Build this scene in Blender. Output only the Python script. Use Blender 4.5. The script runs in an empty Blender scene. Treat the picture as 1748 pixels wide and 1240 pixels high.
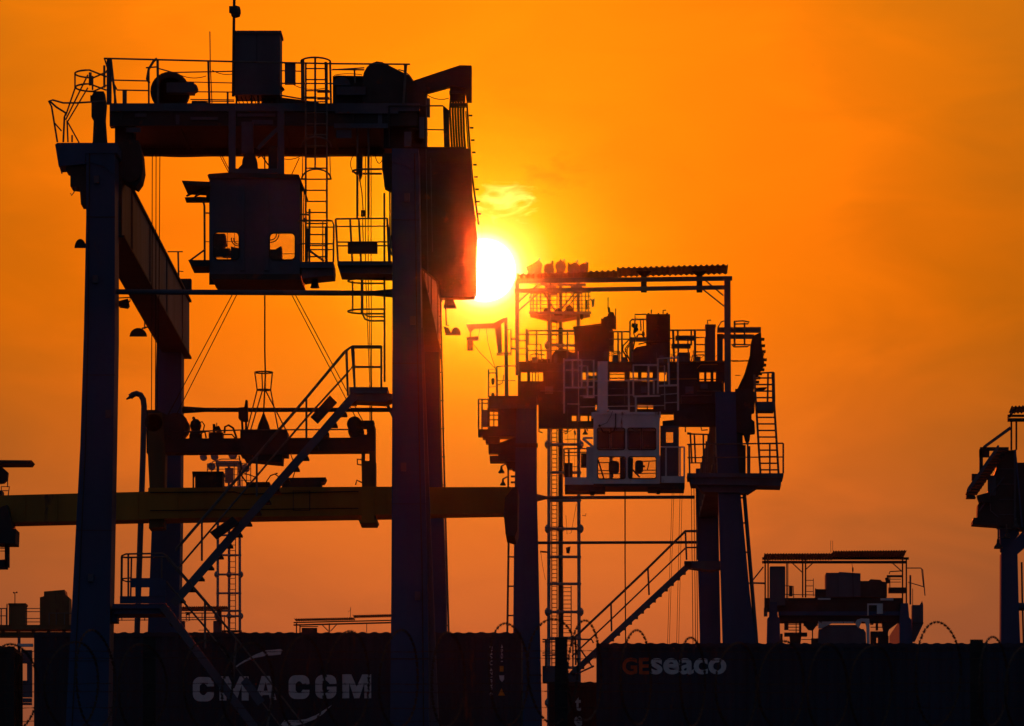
import bpy, bmesh, math, random
from mathutils import Vector, Matrix
random.seed(11)
R = math.radians
scene = bpy.context.scene
C = scene.collection

# ------------------------------------------------------------------ camera
# level camera with a rising front (shift lens): F px focal length, (CX, CY) = foot of the optical axis on the 1748x1240 frame
F, CX, CY, HC = 11250.0, 1054.0, 1931.0, 2.0
cam = bpy.data.cameras.new('camera'); cam_o = bpy.data.objects.new('camera', cam); C.objects.link(cam_o)
cam_o.location = (0, 0, HC); cam_o.rotation_euler = (R(90), 0, 0)
cam.sensor_width = 36.0; cam.lens = F / 1748.0 * 36.0
cam.shift_x = -(CX - 874.0) / 1748.0; cam.shift_y = (CY - 620.0) / 1748.0
cam.clip_start = 0.5; cam.clip_end = 6000
cam.dof.use_dof = True; cam.dof.focus_distance = 175; cam.dof.aperture_fstop = 20.0
scene.camera = cam_o

# ------------------------------------------------------------------ sun direction, sky, sun lamp, exposure
SUN = Vector(((827.0 - CX) / F, 1.0, (CY - 462.0) / F)).normalized()
elev = math.asin(SUN.z)
world = bpy.data.worlds.new('World'); scene.world = world; world.use_nodes = True
nt = world.node_tree; nt.nodes.clear()
def N(t, **k):
    n = nt.nodes.new(t)
    for a, b in k.items(): setattr(n, a, b)
    return n
def M(op, a, b=None, c=None, clamp=False):
    n = N('ShaderNodeMath', operation=op); n.use_clamp = clamp
    for i, v in enumerate((a, b, c)):
        if v is None: continue
        if isinstance(v, (int, float)): n.inputs[i].default_value = v
        else: nt.links.new(v, n.inputs[i])
    return n.outputs[0]
def VM(op, a, b=None):
    n = N('ShaderNodeVectorMath', operation=op)
    for i, v in enumerate((a, b)):
        if v is None: continue
        if hasattr(v, 'is_output'): nt.links.new(v, n.inputs[i])
        else: n.inputs[i].default_value = v
    return n
def ramp(fac, stops, interp='LINEAR'):
    n = N('ShaderNodeValToRGB'); cr = n.color_ramp; cr.interpolation = interp
    while len(cr.elements) < len(stops): cr.elements.new(0.5)
    for e, (p, c) in zip(cr.elements, stops): e.position = p; e.color = (*c, 1)
    nt.links.new(fac, n.inputs[0]); return n.outputs[0]
def mixc(kind, f, a, b):
    n = N('ShaderNodeMix', data_type='RGBA', blend_type=kind)
    for i, v in ((0, f), (6, a), (7, b)):
        if hasattr(v, 'is_output'): nt.links.new(v, n.inputs[i])
        else: n.inputs[i].default_value = v if i == 0 else (*v, 1)
    return n.outputs[2]
tc = N('ShaderNodeTexCoord')
dirv = VM('NORMALIZE', tc.outputs['Generated']).outputs[0]
sep = N('ShaderNodeSeparateXYZ'); nt.links.new(dirv, sep.inputs[0])
el = M('MULTIPLY', M('ARCSINE', sep.outputs[2]), 180 / math.pi)                 # elevation, degrees
dist = VM('DISTANCE', dirv, tuple(SUN)).outputs['Value']
ang = M('MULTIPLY', M('ARCSINE', M('MULTIPLY', dist, 0.5)), 360 / math.pi)     # angle from the sun, degrees
# thin cloud streaks disturb the glow of the sun
mp = N('ShaderNodeMapping'); mp.inputs['Scale'].default_value = (34, 34, 85); nt.links.new(dirv, mp.inputs[0])
ns = N('ShaderNodeTexNoise'); ns.inputs['Scale'].default_value = 1.0; ns.inputs['Detail'].default_value = 6; ns.inputs['Roughness'].default_value = 0.5; ns.inputs['Distortion'].default_value = 0.9
nt.links.new(mp.outputs[0], ns.inputs['Vector'])
streak = M('SUBTRACT', ns.outputs[0], 0.5)
ang2 = M('MULTIPLY', ang, M('MULTIPLY_ADD', streak, M('MULTIPLY', M('SUBTRACT', ang, 0.45, clamp=True), -0.55), 1.0))
fac = M('SQRT', M('DIVIDE', ang2, 180.0))
def a2f(d): return math.sqrt(d / 180.0)
K = 1.0
glow = ramp(fac, [(0.0, (5, 5, 5)), (a2f(.245), (4, 4, 4)), (a2f(.262), (1.3, 1.1, .8)), (a2f(.30), (1.0, .66, .22)), (a2f(.40), (1.0, .54, .06)),
                  (a2f(.62), (1.0, .47, 0)), (a2f(.9), (1.0, .37, 0)), (a2f(1.27), (1.0, .265, 0)), (a2f(1.7), (1.0, .220, 0)), (a2f(2.25), (1.02, .193, 0)), (a2f(3.0), (.92, .170, 0)), (a2f(3.5), (.76, .143, 0)),
                  (a2f(4.07), (.65, .130, 0)), (a2f(5.1), (.50, .110, .001)), (a2f(9), (.26, .066, .007)), (a2f(22), (.105, .042, .018)), (a2f(50), (.042, .030, .028)), (a2f(100), (.022, .029, .044)), (1.0, (.0165, .0245, .042))])
# the dusty layer by the horizon dims the glow; higher up the air is clearer
elf = M('DIVIDE', el, 30.0, clamp=True)
dim = ramp(elf, [(0.0, (.34, .36, .36)), (3 / 30, (.46, .50, .50)), (4.9 / 30, (.65, .69, .69)), (6.3 / 30, (.80, .82, .82)), (7.8 / 30, (1, 1, 1)), (9.7 / 30, (1.24, 1.36, 1.3)), (14 / 30, (1.4, 1.5, 1.5)), (1.0, (1.5, 1.55, 1.6))])
skyc = mixc('MULTIPLY', 1.0, glow, dim)
mr = N('ShaderNodeMapRange', interpolation_type='SMOOTHSTEP'); nt.links.new(el, mr.inputs[0])
mr.inputs[1].default_value = 3.5; mr.inputs[2].default_value = 7.4; mr.inputs[3].default_value = 1.0; mr.inputs[4].default_value = 0.0
skyc = mixc('ADD', 1.0, skyc, mixc('MIX', mr.outputs[0], (0, 0, 0), (0, .004, .030)))
# a thin bright wisp of cloud above the sun
tu = M('DIVIDE', sep.outputs[0], sep.outputs[1]); tv = M('DIVIDE', sep.outputs[2], sep.outputs[1])
eu = M('DIVIDE', M('SUBTRACT', tu, (866 - CX) / F), 60 / F); ev = M('DIVIDE', M('SUBTRACT', tv, (CY - 344) / F), 34 / F)
mp2 = N('ShaderNodeMapping'); mp2.inputs['Scale'].default_value = (190, 190, 520); nt.links.new(dirv, mp2.inputs[0])
nw = N('ShaderNodeTexNoise'); nw.inputs['Scale'].default_value = 1.0; nw.inputs['Detail'].default_value = 4; nw.inputs['Distortion'].default_value = 1.2; nt.links.new(mp2.outputs[0], nw.inputs['Vector'])
rad = M('SQRT', M('ADD', M('MULTIPLY', eu, eu), M('MULTIPLY', ev, ev)))
wisp = M('SUBTRACT', M('ADD', .95, M('MULTIPLY', M('SUBTRACT', nw.outputs[0], .5), 3.4)), rad, clamp=True)
wisp = M('MULTIPLY', M('POWER', wisp, 1.3), M('GREATER_THAN', sep.outputs[1], 0.0))
skyc = mixc('ADD', wisp, skyc, (.12, .50, .16))
eu2 = M('DIVIDE', M('SUBTRACT', tu, (945 - CX) / F), 85 / F); ev2 = M('DIVIDE', M('SUBTRACT', tv, (CY - 300) / F), 42 / F)
rad2 = M('SQRT', M('ADD', M('MULTIPLY', eu2, eu2), M('MULTIPLY', ev2, ev2)))
veil = M('MULTIPLY', M('SUBTRACT', M('ADD', .7, M('MULTIPLY', M('SUBTRACT', nw.outputs[0], .5), -3.2)), rad2, clamp=True), M('GREATER_THAN', sep.outputs[1], 0.0))
skyc = mixc('MULTIPLY', M('MULTIPLY', veil, .6), skyc, (.95, .72, .5))
nish = N('ShaderNodeTexSky', sky_type='NISHITA'); nish.sun_disc = False; nish.sun_elevation = elev; nish.sun_rotation = math.atan2(SUN.x, SUN.y)
nish.dust_density = 4.0; nish.air_density = 2.0
bg1 = N('ShaderNodeBackground'); nt.links.new(skyc, bg1.inputs[0]); bg1.inputs[1].default_value = K
bg2 = N('ShaderNodeBackground'); nt.links.new(nish.outputs[0], bg2.inputs[0]); bg2.inputs[1].default_value = 0.0008
ad = N('ShaderNodeAddShader'); nt.links.new(bg1.outputs[0], ad.inputs[0]); nt.links.new(bg2.outputs[0], ad.inputs[1])
wo = N('ShaderNodeOutputWorld'); nt.links.new(ad.outputs[0], wo.inputs[0])

sun = bpy.data.lights.new('sun', 'SUN'); sun.energy = 1.2; sun.angle = R(0.5); sun.color = (1.0, .085, .006)
sun_o = bpy.data.objects.new('sun', sun); C.objects.link(sun_o)
sun_o.rotation_euler = (-SUN).to_track_quat('-Z', 'Y').to_euler(); sun_o.location = (0, 0, 60)
vs = scene.view_settings; vs.view_transform = 'Standard'; vs.look = 'None'; vs.exposure = 0.0; vs.gamma = 1.0; vs.use_curve_mapping = False
HAZE_D, HAZE_G = 0.000013, 0.997
scene.cycles.max_bounces = 5; scene.cycles.volume_bounces = 0; scene.cycles.use_denoising = True

# ------------------------------------------------------------------ materials
MATS = {}
def mat(name, col, rough=.6, metal=0.0, var=.35, scale=2.0, rust=0.0, streak=0.0):
    m = bpy.data.materials.new(name); m.use_nodes = True; t = m.node_tree; b = t.nodes['Principled BSDF']
    tcn = t.nodes.new('ShaderNodeTexCoord'); n1 = t.nodes.new('ShaderNodeTexNoise'); n1.inputs['Scale'].default_value = scale; n1.inputs['Detail'].default_value = 5
    mpn = t.nodes.new('ShaderNodeMapping'); mpn.inputs['Scale'].default_value = (1, 1, .25 if streak else 1)
    t.links.new(tcn.outputs['Object'], mpn.inputs[0]); t.links.new(mpn.outputs[0], n1.inputs['Vector'])
    cr = t.nodes.new('ShaderNodeValToRGB')
    cr.color_ramp.elements[0].position = .3; cr.color_ramp.elements[0].color = (*[c * (1 - var) for c in col], 1)
    cr.color_ramp.elements[1].position = .7; cr.color_ramp.elements[1].color = (*[min(1, c * (1 + var)) for c in col], 1)
    t.links.new(n1.outputs[0], cr.inputs[0]); out = cr.outputs[0]
    if rust:
        n2 = t.nodes.new('ShaderNodeTexNoise'); n2.inputs['Scale'].default_value = scale * 1.7; n2.inputs['Detail'].default_value = 8; n2.inputs['Roughness'].default_value = .7
        t.links.new(mpn.outputs[0], n2.inputs['Vector'])
        c2 = t.nodes.new('ShaderNodeValToRGB'); c2.color_ramp.elements[0].position = 1 - rust; c2.color_ramp.elements[1].position = min(1, 1 - rust + .08)
        t.links.new(n2.outputs[0], c2.inputs[0])
        mx = t.nodes.new('ShaderNodeMix'); mx.data_type = 'RGBA'; t.links.new(c2.outputs[0], mx.inputs[0]); t.links.new(out, mx.inputs[6]); mx.inputs[7].default_value = (.12, .05, .025, 1)
        out = mx.outputs[2]
    t.links.new(out, b.inputs['Base Color'])
    b.inputs['Roughness'].default_value = rough; b.inputs['Metallic'].default_value = metal
    bp = t.nodes.new('ShaderNodeBump'); bp.inputs['Strength'].default_value = .25; bp.inputs['Distance'].default_value = .01
    n3 = t.nodes.new('ShaderNodeTexNoise'); n3.inputs['Scale'].default_value = scale * 6; t.links.new(tcn.outputs['Object'], n3.inputs['Vector'])
    t.links.new(n3.outputs[0], bp.inputs['Height']); t.links.new(bp.outputs[0], b.inputs['Normal'])
    MATS[name] = m; return m
BLUE = mat('blue_crane_paint', (.024, .072, .165), .5, var=.3, scale=.8, rust=.36, streak=1)
GIRD = mat('weathered_girder_paint', (.12, .12, .14), .55, var=.35, scale=1.2, rust=.44, streak=1)
DARK = mat('dark_steel', (.03, .03, .033), .6, var=.4, scale=1.5, rust=.4)
GREY = mat('grey_painted_steel', (.08, .10, .135), .55, var=.25, scale=1.2, rust=.36, streak=1)
LIGHT = mat('pale_grey_paint', (.78, .77, .75), .5, var=.2, scale=1.3, rust=.38, streak=1)
YEL = mat('yellow_paint', (.50, .235, .02), .55, var=.25, scale=.9, rust=.4, streak=1)
RAIL = mat('galvanised_pipe', (.15, .14, .13), .5, .3, var=.3, scale=6)
ROPE = mat('greased_wire_rope', (.03, .028, .025), .6, .2, var=.3, scale=20)
ROOFM = mat('corrugated_roof_sheet', (.16, .14, .13), .55, .2, var=.35, scale=2, rust=.42)
MASTM = mat('galvanised_mast', (.24, .25, .26), .5, .2, var=.3, scale=2)
CONC = mat('dark_weathered_concrete', (.028, .026, .025), .85, var=.4, scale=9)
WIRE = mat('rusty_barbed_wire', (.07, .045, .035), .6, .4, var=.4, scale=30)
CMAB = mat('dark_blue_container_paint', (.036, .040, .062), .6, var=.3, scale=1.0, rust=.4, streak=1)
SEAB = mat('blue_container_paint', (.024, .034, .064), .6, var=.3, scale=1.0, rust=.36, streak=1)
REDC = mat('red_brown_container_paint', (.12, .04, .03), .6, var=.3, scale=1.0, rust=.4, streak=1)
BLKC = mat('black_container_paint', (.02, .02, .022), .6, var=.3, scale=1.0, rust=.38, streak=1)
WHITE = mat('chalky_white_lettering', (.88, .88, .85), .6, var=.08, scale=5, rust=.30, streak=1)
ORNG = mat('orange_red_lettering', (.75, .13, .03), .6, var=.2, scale=5)
ORLB = mat('orange_label', (.75, .32, .03), .6, var=.15, scale=5)
OCHR = mat('faded_ochre_paint', (.16, .10, .03), .6, var=.3, scale=1.0, rust=.4, streak=1)
RUBR = mat('black_rubber', (.015, .015, .016), .7, var=.3, scale=8)
SEATM = mat('dark_seat_fabric', (.03, .03, .035), .9, var=.3, scale=12)
GROUND = mat('yard_asphalt', (.05, .05, .05), .9, var=.3, scale=.4)
def glassmat():
    m = bpy.data.materials.new('cab_glass'); m.use_nodes = True; t = m.node_tree; t.nodes.clear()
    o = t.nodes.new('ShaderNodeOutputMaterial'); a = t.nodes.new('ShaderNodeBsdfTransparent'); g = t.nodes.new('ShaderNodeBsdfGlossy'); x = t.nodes.new('ShaderNodeMixShader'); f = t.nodes.new('ShaderNodeFresnel')
    nz = t.nodes.new('ShaderNodeTexNoise'); nz.inputs['Scale'].default_value = 3; cr = t.nodes.new('ShaderNodeValToRGB')
    cr.color_ramp.elements[0].color = (.80, .78, .74, 1); cr.color_ramp.elements[1].color = (.97, .96, .94, 1)
    t.links.new(nz.outputs[0], cr.inputs[0]); t.links.new(cr.outputs[0], a.inputs[0])
    g.inputs['Roughness'].default_value = .08; t.links.new(f.outputs[0], x.inputs[0]); t.links.new(a.outputs[0], x.inputs[1]); t.links.new(g.outputs[0], x.inputs[2]); t.links.new(x.outputs[0], o.inputs[0])
    return m
GLASS = glassmat()
TINT = bpy.data.materials.new('tinted_film_glass'); TINT.use_nodes = True; tt = TINT.node_tree; tt.nodes.clear()
_o = tt.nodes.new('ShaderNodeOutputMaterial'); _a = tt.nodes.new('ShaderNodeBsdfTransparent'); _n = tt.nodes.new('ShaderNodeTexNoise'); _n.inputs['Scale'].default_value = 2.5; _c = tt.nodes.new('ShaderNodeValToRGB')
_c.color_ramp.elements[0].color = (.045, .035, .03, 1); _c.color_ramp.elements[1].color = (.10, .07, .06, 1)
tt.links.new(_n.outputs[0], _c.inputs[0]); tt.links.new(_c.outputs[0], _a.inputs[0]); tt.links.new(_a.outputs[0], _o.inputs[0])

# ------------------------------------------------------------------ geometry helpers (photo pixel + own distance -> place in the yard)
def W(x, y, Y): return Vector(((x - CX) / F * Y, Y, HC + (CY - y) / F * Y))
def px(Y, n): return n * Y / F                                    # n photo pixels at distance Y, in metres
def prismW(front, D):
    n = len(front); v = [p.copy() for p in front] + [p + Vector((0, D, 0)) for p in front]
    f = [tuple(range(n)), tuple(range(2 * n - 1, n - 1, -1))] + [(i, i + n, (i + 1) % n + n, (i + 1) % n) for i in range(n)]
    return v, f
def poly(pts, Y, D): return prismW([W(a, b, Y) for a, b in pts], D)
def box(x0, y0, x1, y1, Y, D): return poly([(x0, y0), (x1, y0), (x1, y1), (x0, y1)], Y, D)
def boxW(a, b):
    (x0, y0, z0), (x1, y1, z1) = a, b
    v = [Vector(p) for p in ((x0, y0, z0), (x1, y0, z0), (x1, y0, z1), (x0, y0, z1))]
    return prismW(v, y1 - y0)
def loft(p1, Y1, p2, Y2):
    n = len(p1); v = [W(a, b, Y1) for a, b in p1] + [W(a, b, Y2) for a, b in p2]
    f = [tuple(range(n)), tuple(range(2 * n - 1, n - 1, -1))] + [(i, i + n, (i + 1) % n + n, (i + 1) % n) for i in range(n)]
    return v, f
def tubeW(pts, r, sides=6, r2=None):
    pts = [Vector(p) for p in pts]; n = len(pts); v = []; f = []; up = None
    for i, p in enumerate(pts):
        d = (pts[min(i + 1, n - 1)] - pts[max(i - 1, 0)])
        d = d.normalized() if d.length > 1e-9 else Vector((0, 0, 1))
        if up is None:
            a = Vector((0, 1, 0)) if abs(d.y) < .8 else Vector((1, 0, 0))
        else: a = up
        u = (a - d * a.dot(d))
        u = u.normalized() if u.length > 1e-6 else d.orthogonal().normalized()
        w = d.cross(u); up = u
        rr = r if r2 is None else r + (r2 - r) * i / max(1, n - 1)
        for k in range(sides):
            t = 2 * math.pi * (k + .5) / sides; v.append(p + (u * math.cos(t) + w * math.sin(t)) * rr)
    for i in range(n - 1):
        for k in range(sides):
            k2 = (k + 1) % sides; f.append((i * sides + k, i * sides + k2, (i + 1) * sides + k2, (i + 1) * sides + k))
    f += [tuple(range(sides)), tuple(range((n - 1) * sides, n * sides))]
    return v, f
def tube(pts, Y, r, sides=6, r2=None):
    """pts in photo pixels (x, y[, Y]); r in photo pixels at Y"""
    return tubeW([p if isinstance(p, Vector) else W(p[0], p[1], p[2] if len(p) > 2 else Y) for p in pts], px(Y, r), sides, None if r2 is None else px(Y, r2))
def disc(cx, cy, r, Y, D, n=22, a0=0, a1=360):
    full = a1 - a0 >= 360; m = n if full else n + 1
    return poly([(cx + r * math.cos(R(a0 + (a1 - a0) * i / n)), cy - r * math.sin(R(a0 + (a1 - a0) * i / n))) for i in range(m)], Y, D)
def lathe(cx, cy, prof, Y, n=14):
    """turned about a vertical axis; prof = [(radius px, y px)]"""
    c = W(cx, cy, Y); v = []; f = []
    for r, y in prof:
        z = W(cx, y, Y).z
        for k in range(n):
            t = 2 * math.pi * k / n; v.append(Vector((c.x + px(Y, r) * math.cos(t), Y + px(Y, r) * math.sin(t), z)))
    for i in range(len(prof) - 1):
        for k in range(n): f.append((i * n + k, i * n + (k + 1) % n, (i + 1) * n + (k + 1) % n, (i + 1) * n + k))
    f += [tuple(range(n)), tuple(range((len(prof) - 1) * n, len(prof) * n))]
    return v, f
def arc(cx, cy, rx, ry, a0, a1, n=10): return [(cx + rx * math.cos(R(a0 + (a1 - a0) * i / n)), cy - ry * math.sin(R(a0 + (a1 - a0) * i / n))) for i in range(n + 1)]
def rrect(x0, y0, x1, y1, r, n=4):
    p = []
    for cx, cy, a in ((x1 - r, y0 + r, 90), (x1 - r, y1 - r, 0), (x0 + r, y1 - r, -90), (x0 + r, y0 + r, -180)):
        p += [(cx + r * math.cos(R(a - 90 * i / n)), cy - r * math.sin(R(a - 90 * i / n))) for i in range(n + 1)]
    return p
def mesh(name, prims, m, org):
    vv = []; ff = []
    for v, f in prims:
        o = len(vv); vv += [tuple(p - org) for p in v]; ff += [tuple(i + o for i in q) for q in f]
    me = bpy.data.meshes.new(name); me.from_pydata(vv, [], ff); me.update()
    bm = bmesh.new(); bm.from_mesh(me); bmesh.ops.recalc_face_normals(bm, faces=bm.faces); bm.to_mesh(me); bm.free()
    me.materials.append(m); return me
def props(o, label=None, cat=None, group=None, kind=None):
    for k, v in (('label', label), ('category', cat), ('group', group), ('kind', kind)):
        if v: o[k] = v
    return o
class Thing:
    def __init__(s, name, label, cat, org, group=None):
        s.o = bpy.data.objects.new(name, None); C.objects.link(s.o); s.org = Vector(org); s.o.location = s.org
        props(s.o, label, cat, group); s.rungs = {}
    def part(s, name, prims, m, parent=None, label=None, kind=None):
        if isinstance(prims, tuple): prims = [prims]
        o = bpy.data.objects.new(name, mesh(name, prims, m, s.org)); C.objects.link(o); o.parent = parent or s.o
        if label: o['label'] = label
        if kind: o['kind'] = kind
        return o
    def copies(s, name, prims, at0, places, m, parent):
        """one mesh, shared, put at each world place (prims built around world point at0)"""
        me = mesh(name, prims, m, Vector(at0))
        for p in places:
            o = bpy.data.objects.new(name, me); C.objects.link(o); o.parent = parent; o.location = Vector(p) - s.org
    def rail(s, top, bot, posts, Y, mids=(.5,), r=1.6, m=None, name='handrail', parent=None, rp=None):
        def at(L, t):
            i = min(int(t), len(L) - 2); k = t - i; a, b = L[i], L[i + 1]
            ya = a[2] if len(a) > 2 else Y; yb = b[2] if len(b) > 2 else Y
            return W(a[0], a[1], ya).lerp(W(b[0], b[1], yb), k)
        n = len(top); pr = [tubeW([at(top, i) for i in range(n)] if n > 1 else [], px(Y, r))]
        for f in mids: pr.append(tubeW([at(top, i).lerp(at(bot, i), f) for i in range(n)], px(Y, r * .8)))
        for t in posts: pr.append(tubeW([at(top, t), at(bot, t)], px(Y, rp or r * 1.15)))
        return s.part(name, pr, m or RAIL, parent)
    def ladder(s, x0, y0, x1, y1, w, Y, step, r=1.6, m=None, parent=None, rungs=True, name='ladder', w1=None):
        w1 = w if w1 is None else w1
        o = s.part(name, [tube([(x0 + d * w / 2, y0), (x1 + d * w1 / 2, y1)], Y, r) for d in (-1, 1)], m or RAIL, parent)
        n = max(1, int(abs(y1 - y0) / step)); a = W(x0, y0, Y); b = W(x1, y1, Y)
        ww = px(Y, (w + w1) / 2)
        if parent is None: s.copies('rung', [tubeW([a - Vector((ww / 2, 0, 0)), a + Vector((ww / 2, 0, 0))], px(Y, r * .75), 5)], a, [a.lerp(b, (i + .5) / n) for i in range(n)], m or RAIL, o)
        return o
    def stair(s, x0, y0, x1, y1, thick, Y, width, n, m=None):
        """x0,y0 upper end, x1,y1 lower end (upper edge of the stringer); two stringers width metres apart, treads between"""
        dx, dy = x1 - x0, y1 - y0; L = math.hypot(dx, dy); nx, ny = -dy / L, dx / L
        if ny < 0: nx, ny = -nx, -ny
        pts = [(x0, y0), (x1, y1), (x1 + nx * thick, y1 + ny * thick), (x0 + nx * thick, y0 + ny * thick)]
        a = s.part('stringer', poly(pts, Y, .06), m or GREY); s.part('stringer', poly(pts, Y + width, .06), m or GREY)
        c0 = W(x0 + nx * thick * .72, y0 + ny * thick * .72, Y); c1 = W(x1 + nx * thick * .72, y1 + ny * thick * .72, Y)
        tr = boxW((c0.x - .10, Y + .062, c0.z - .015), (c0.x + .10, Y + width - .002, c0.z + .03))
        s.copies('tread', [tr], c0, [c0.lerp(c1, (i + .5) / n) for i in range(n)], DARK, a)
        return a
    def bell(s, x, y, w, Y, up=None, m=None):
        """hanging bell floodlight, mouth down, centre of mouth at (x, y)"""
        o = s.part('floodlight', lathe(x, y, [(w * .5, y), (w * .46, y - w * .25), (w * .2, y - w * .6), (w * .16, y - w), (w * .1, y - w * 1.15)], Y), m or DARK)
        if up: s.part('bracket', tube([(x, y - w * 1.1), up], Y, 1.3), RAIL, o)
        return o
    def scoop(s, x0, y0, x1, y1, Y, m=None):
        """half-dome street-light style head, flat side down"""
        cx = (x0 + x1) / 2; rx = abs(x1 - x0) / 2; h = y1 - y0
        pr = [loft([(a, b) for a, b in arc(cx, y1, rx, h, 0, 180, 9)], Y, [(a, b) for a, b in arc(cx, y1, rx, h, 0, 180, 9)], Y + px(Y, rx * .9))]
        return s.part('floodlight', pr, m or DARK)
    def wall_with_holes(s, name, x0, y0, x1, y1, holes, Y, D, m, parent=None, rad=4, glass=True, frame=None):
        """a plate with rounded window openings; each opening gets a frame and a pane"""
        bm = bmesh.new()
        outer = [bm.verts.new(W(a, b, Y)) for a, b in ((x0, y0), (x1, y0), (x1, y1), (x0, y1))]
        ed = [bm.edges.new((outer[i], outer[(i + 1) % 4])) for i in range(4)]
        for h in holes:
            vs_ = [bm.verts.new(W(a, b, Y)) for a, b in rrect(*h, rad)]
            ed += [bm.edges.new((vs_[i], vs_[(i + 1) % len(vs_)])) for i in range(len(vs_))]
        bmesh.ops.triangle_fill(bm, use_beauty=True, use_dissolve=False, edges=ed)
        r_ = bmesh.ops.extrude_face_region(bm, geom=bm.faces[:])
        bmesh.ops.translate(bm, vec=(0, D, 0), verts=[g for g in r_['geom'] if isinstance(g, bmesh.types.BMVert)])
        bmesh.ops.translate(bm, vec=-s.org, verts=bm.verts[:]); bmesh.ops.recalc_face_normals(bm, faces=bm.faces)
        me = bpy.data.meshes.new(name); bm.to_mesh(me); bm.free(); me.materials.append(m)
        o = bpy.data.objects.new(name, me); C.objects.link(o); o.parent = parent or s.o
        for h in holes:
            p = rrect(*h, rad); w = s.part('window_frame', tube(p + [p[0]], Y - .012, 1.1, 4), RUBR, o)
            if glass: s.part('pane', poly(p, Y + D * .4, .012), GLASS, o)
        return o
def ringW(cx, y, rx, Yc, dr, a0, a1, st=15):
    """level hoop: world points, rx in photo px sideways, dr metres in depth"""
    c = W(cx, y, Yc); k = px(Yc, rx)
    return [c + Vector((k * math.cos(R(a)), dr * math.sin(R(a)), 0)) for a in range(a0, a1 + (1 if a1 > a0 else -1), st if a1 > a0 else -st)]
def base(x, Y): return Vector(((x - CX) / F * Y, Y, 0))
def top_tag(o, label, cat, group=None, kind=None): return props(o, label, cat, group, kind)

# ------------------------------------------------------------------ ground
gm = bpy.data.meshes.new('ground'); gm.from_pydata([(-3000, -300, 0), (3000, -300, 0), (3000, 5000, 0), (-3000, 5000, 0)], [], [(0, 1, 2, 3)]); gm.materials.append(GROUND)
g = bpy.data.objects.new('ground', gm); C.objects.link(g); g['kind'] = 'structure'
def gy(Y): return CY + HC * F / Y                                  # photo row of the ground at distance Y

# ================================================================== NEAR CRANE: portal frame
Y1, YB = 150.0, 173.5
c1 = Thing('gantry_crane', 'nearest tall blue rubber-tyred gantry crane with a zigzag stair between its legs', 'crane', base(430, Y1), 'gantry cranes in the yard')
def leg(t, pts, Y, D, m): return t.part('leg', poly(pts, Y, D), m)
ll = leg(c1, [(147, 250), (196, 250), (196, 572), (193, 760), (184, 1240), (168, gy(Y1)), (69, gy(Y1)), (112, 1240), (137, 760), (143, 572), (147, 371)], Y1, 1.25, BLUE)
lr = leg(c1, [(669, 254), (714, 254), (719, 572), (730, 1000), (732, 1240), (738, gy(Y1)), (661, gy(Y1)), (666, 1240), (668, 1000), (670, 572)], Y1, 1.25, BLUE)
c1.part('splice_seam', box(146.8, 370, 196.3, 371.6, Y1 - .012, .02), DARK, ll)
c1.part('splice_seam', box(669, 375, 716, 376.4, Y1 - .012, .02), DARK, lr)
for yy, xa, xb in ((640, 141, 196), (905, 130.5, 191.5), (1128, 119, 186.5)): c1.part('weld_seam', box(xa - .3, yy, xb + .3, yy + 1.0, Y1 - .01, .02), DARK, ll)
for yy, xa, xb in ((620, 670, 720), (860, 668.5, 727), (1124, 666.5, 731.5)): c1.part('weld_seam', box(xa - .3, yy, xb + .3, yy + 1.0, Y1 - .01, .02), DARK, lr)
c1.part('conduit', tube([(153, 262), (150, 572), (146, 760), (134, 1020), (123, 1240), (82, 2060)], Y1 - .03, 1.0, 5), DARK, ll)
c1.part('conduit', tube([(708, 262), (712, 572), (721, 1000), (723, 1240), (728, 2060)], Y1 - .03, 1.1, 5), DARK, lr)
for yy, xx in ((300, 160), (470, 158), (700, 180), (980, 150)): c1.part('junction_box', box(xx, yy, xx + 9, yy + 13, Y1 - .09, .1), GREY, ll)
for yy, xx in ((330, 690), (540, 700), (790, 684), (1010, 708)): c1.part('junction_box', box(xx, yy, xx + 9, yy + 14, Y1 - .09, .1), GREY, lr)
c1.part('gusset_plate', [poly([(147, 262), (196, 262), (196, 300), (178, 285), (147, 275)], Y1 - .025, .025)], BLUE, ll)
c1.part('gusset_plate', [poly([(669, 262), (714, 262), (715, 296), (690, 282), (669, 276)], Y1 - .025, .025)], BLUE, lr)
lb = leg(c1, [(268, 505), (310, 505), (310, 560), (308, 900), (305, 1080), (290, gy(YB)), (210, gy(YB)), (252, 1080), (259, 900), (268, 560)], YB, 1.1, BLUE)
rb = leg(c1, [(722, 470), (748, 470), (750, 700), (761, 1000), (762, 1080), (775, gy(YB)), (715, gy(YB)), (722, 1080)], YB, 1.1, BLUE)
# ladder and cable trunking on the outer side of the right-hand legs
c1.part('cable_trunking', poly([(716, 560), (722, 560), (739, 1000), (749, 1240), (772, gy(Y1)), (752, gy(Y1)), (734, 1240), (731, 1000)], Y1 + .25, .3), GREY, lr)
lad = c1.part('leg_ladder', [tube([(752, 500), (757, 760), (766, 1080), (776, 1500)], YB - .1, 1.6), tube([(748, 505), (753, 760), (760.5, 1080), (768, 1500)], YB + .2, 1.2)], RAIL, rb)
for k in range(12):
    yy = 540 + k * 48; c1.part('standoff', tube([(749 + (yy - 540) * .022, yy), (754.3 + (yy - 540) * .0228, yy)], YB, 1.2), RAIL, rb)
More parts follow.
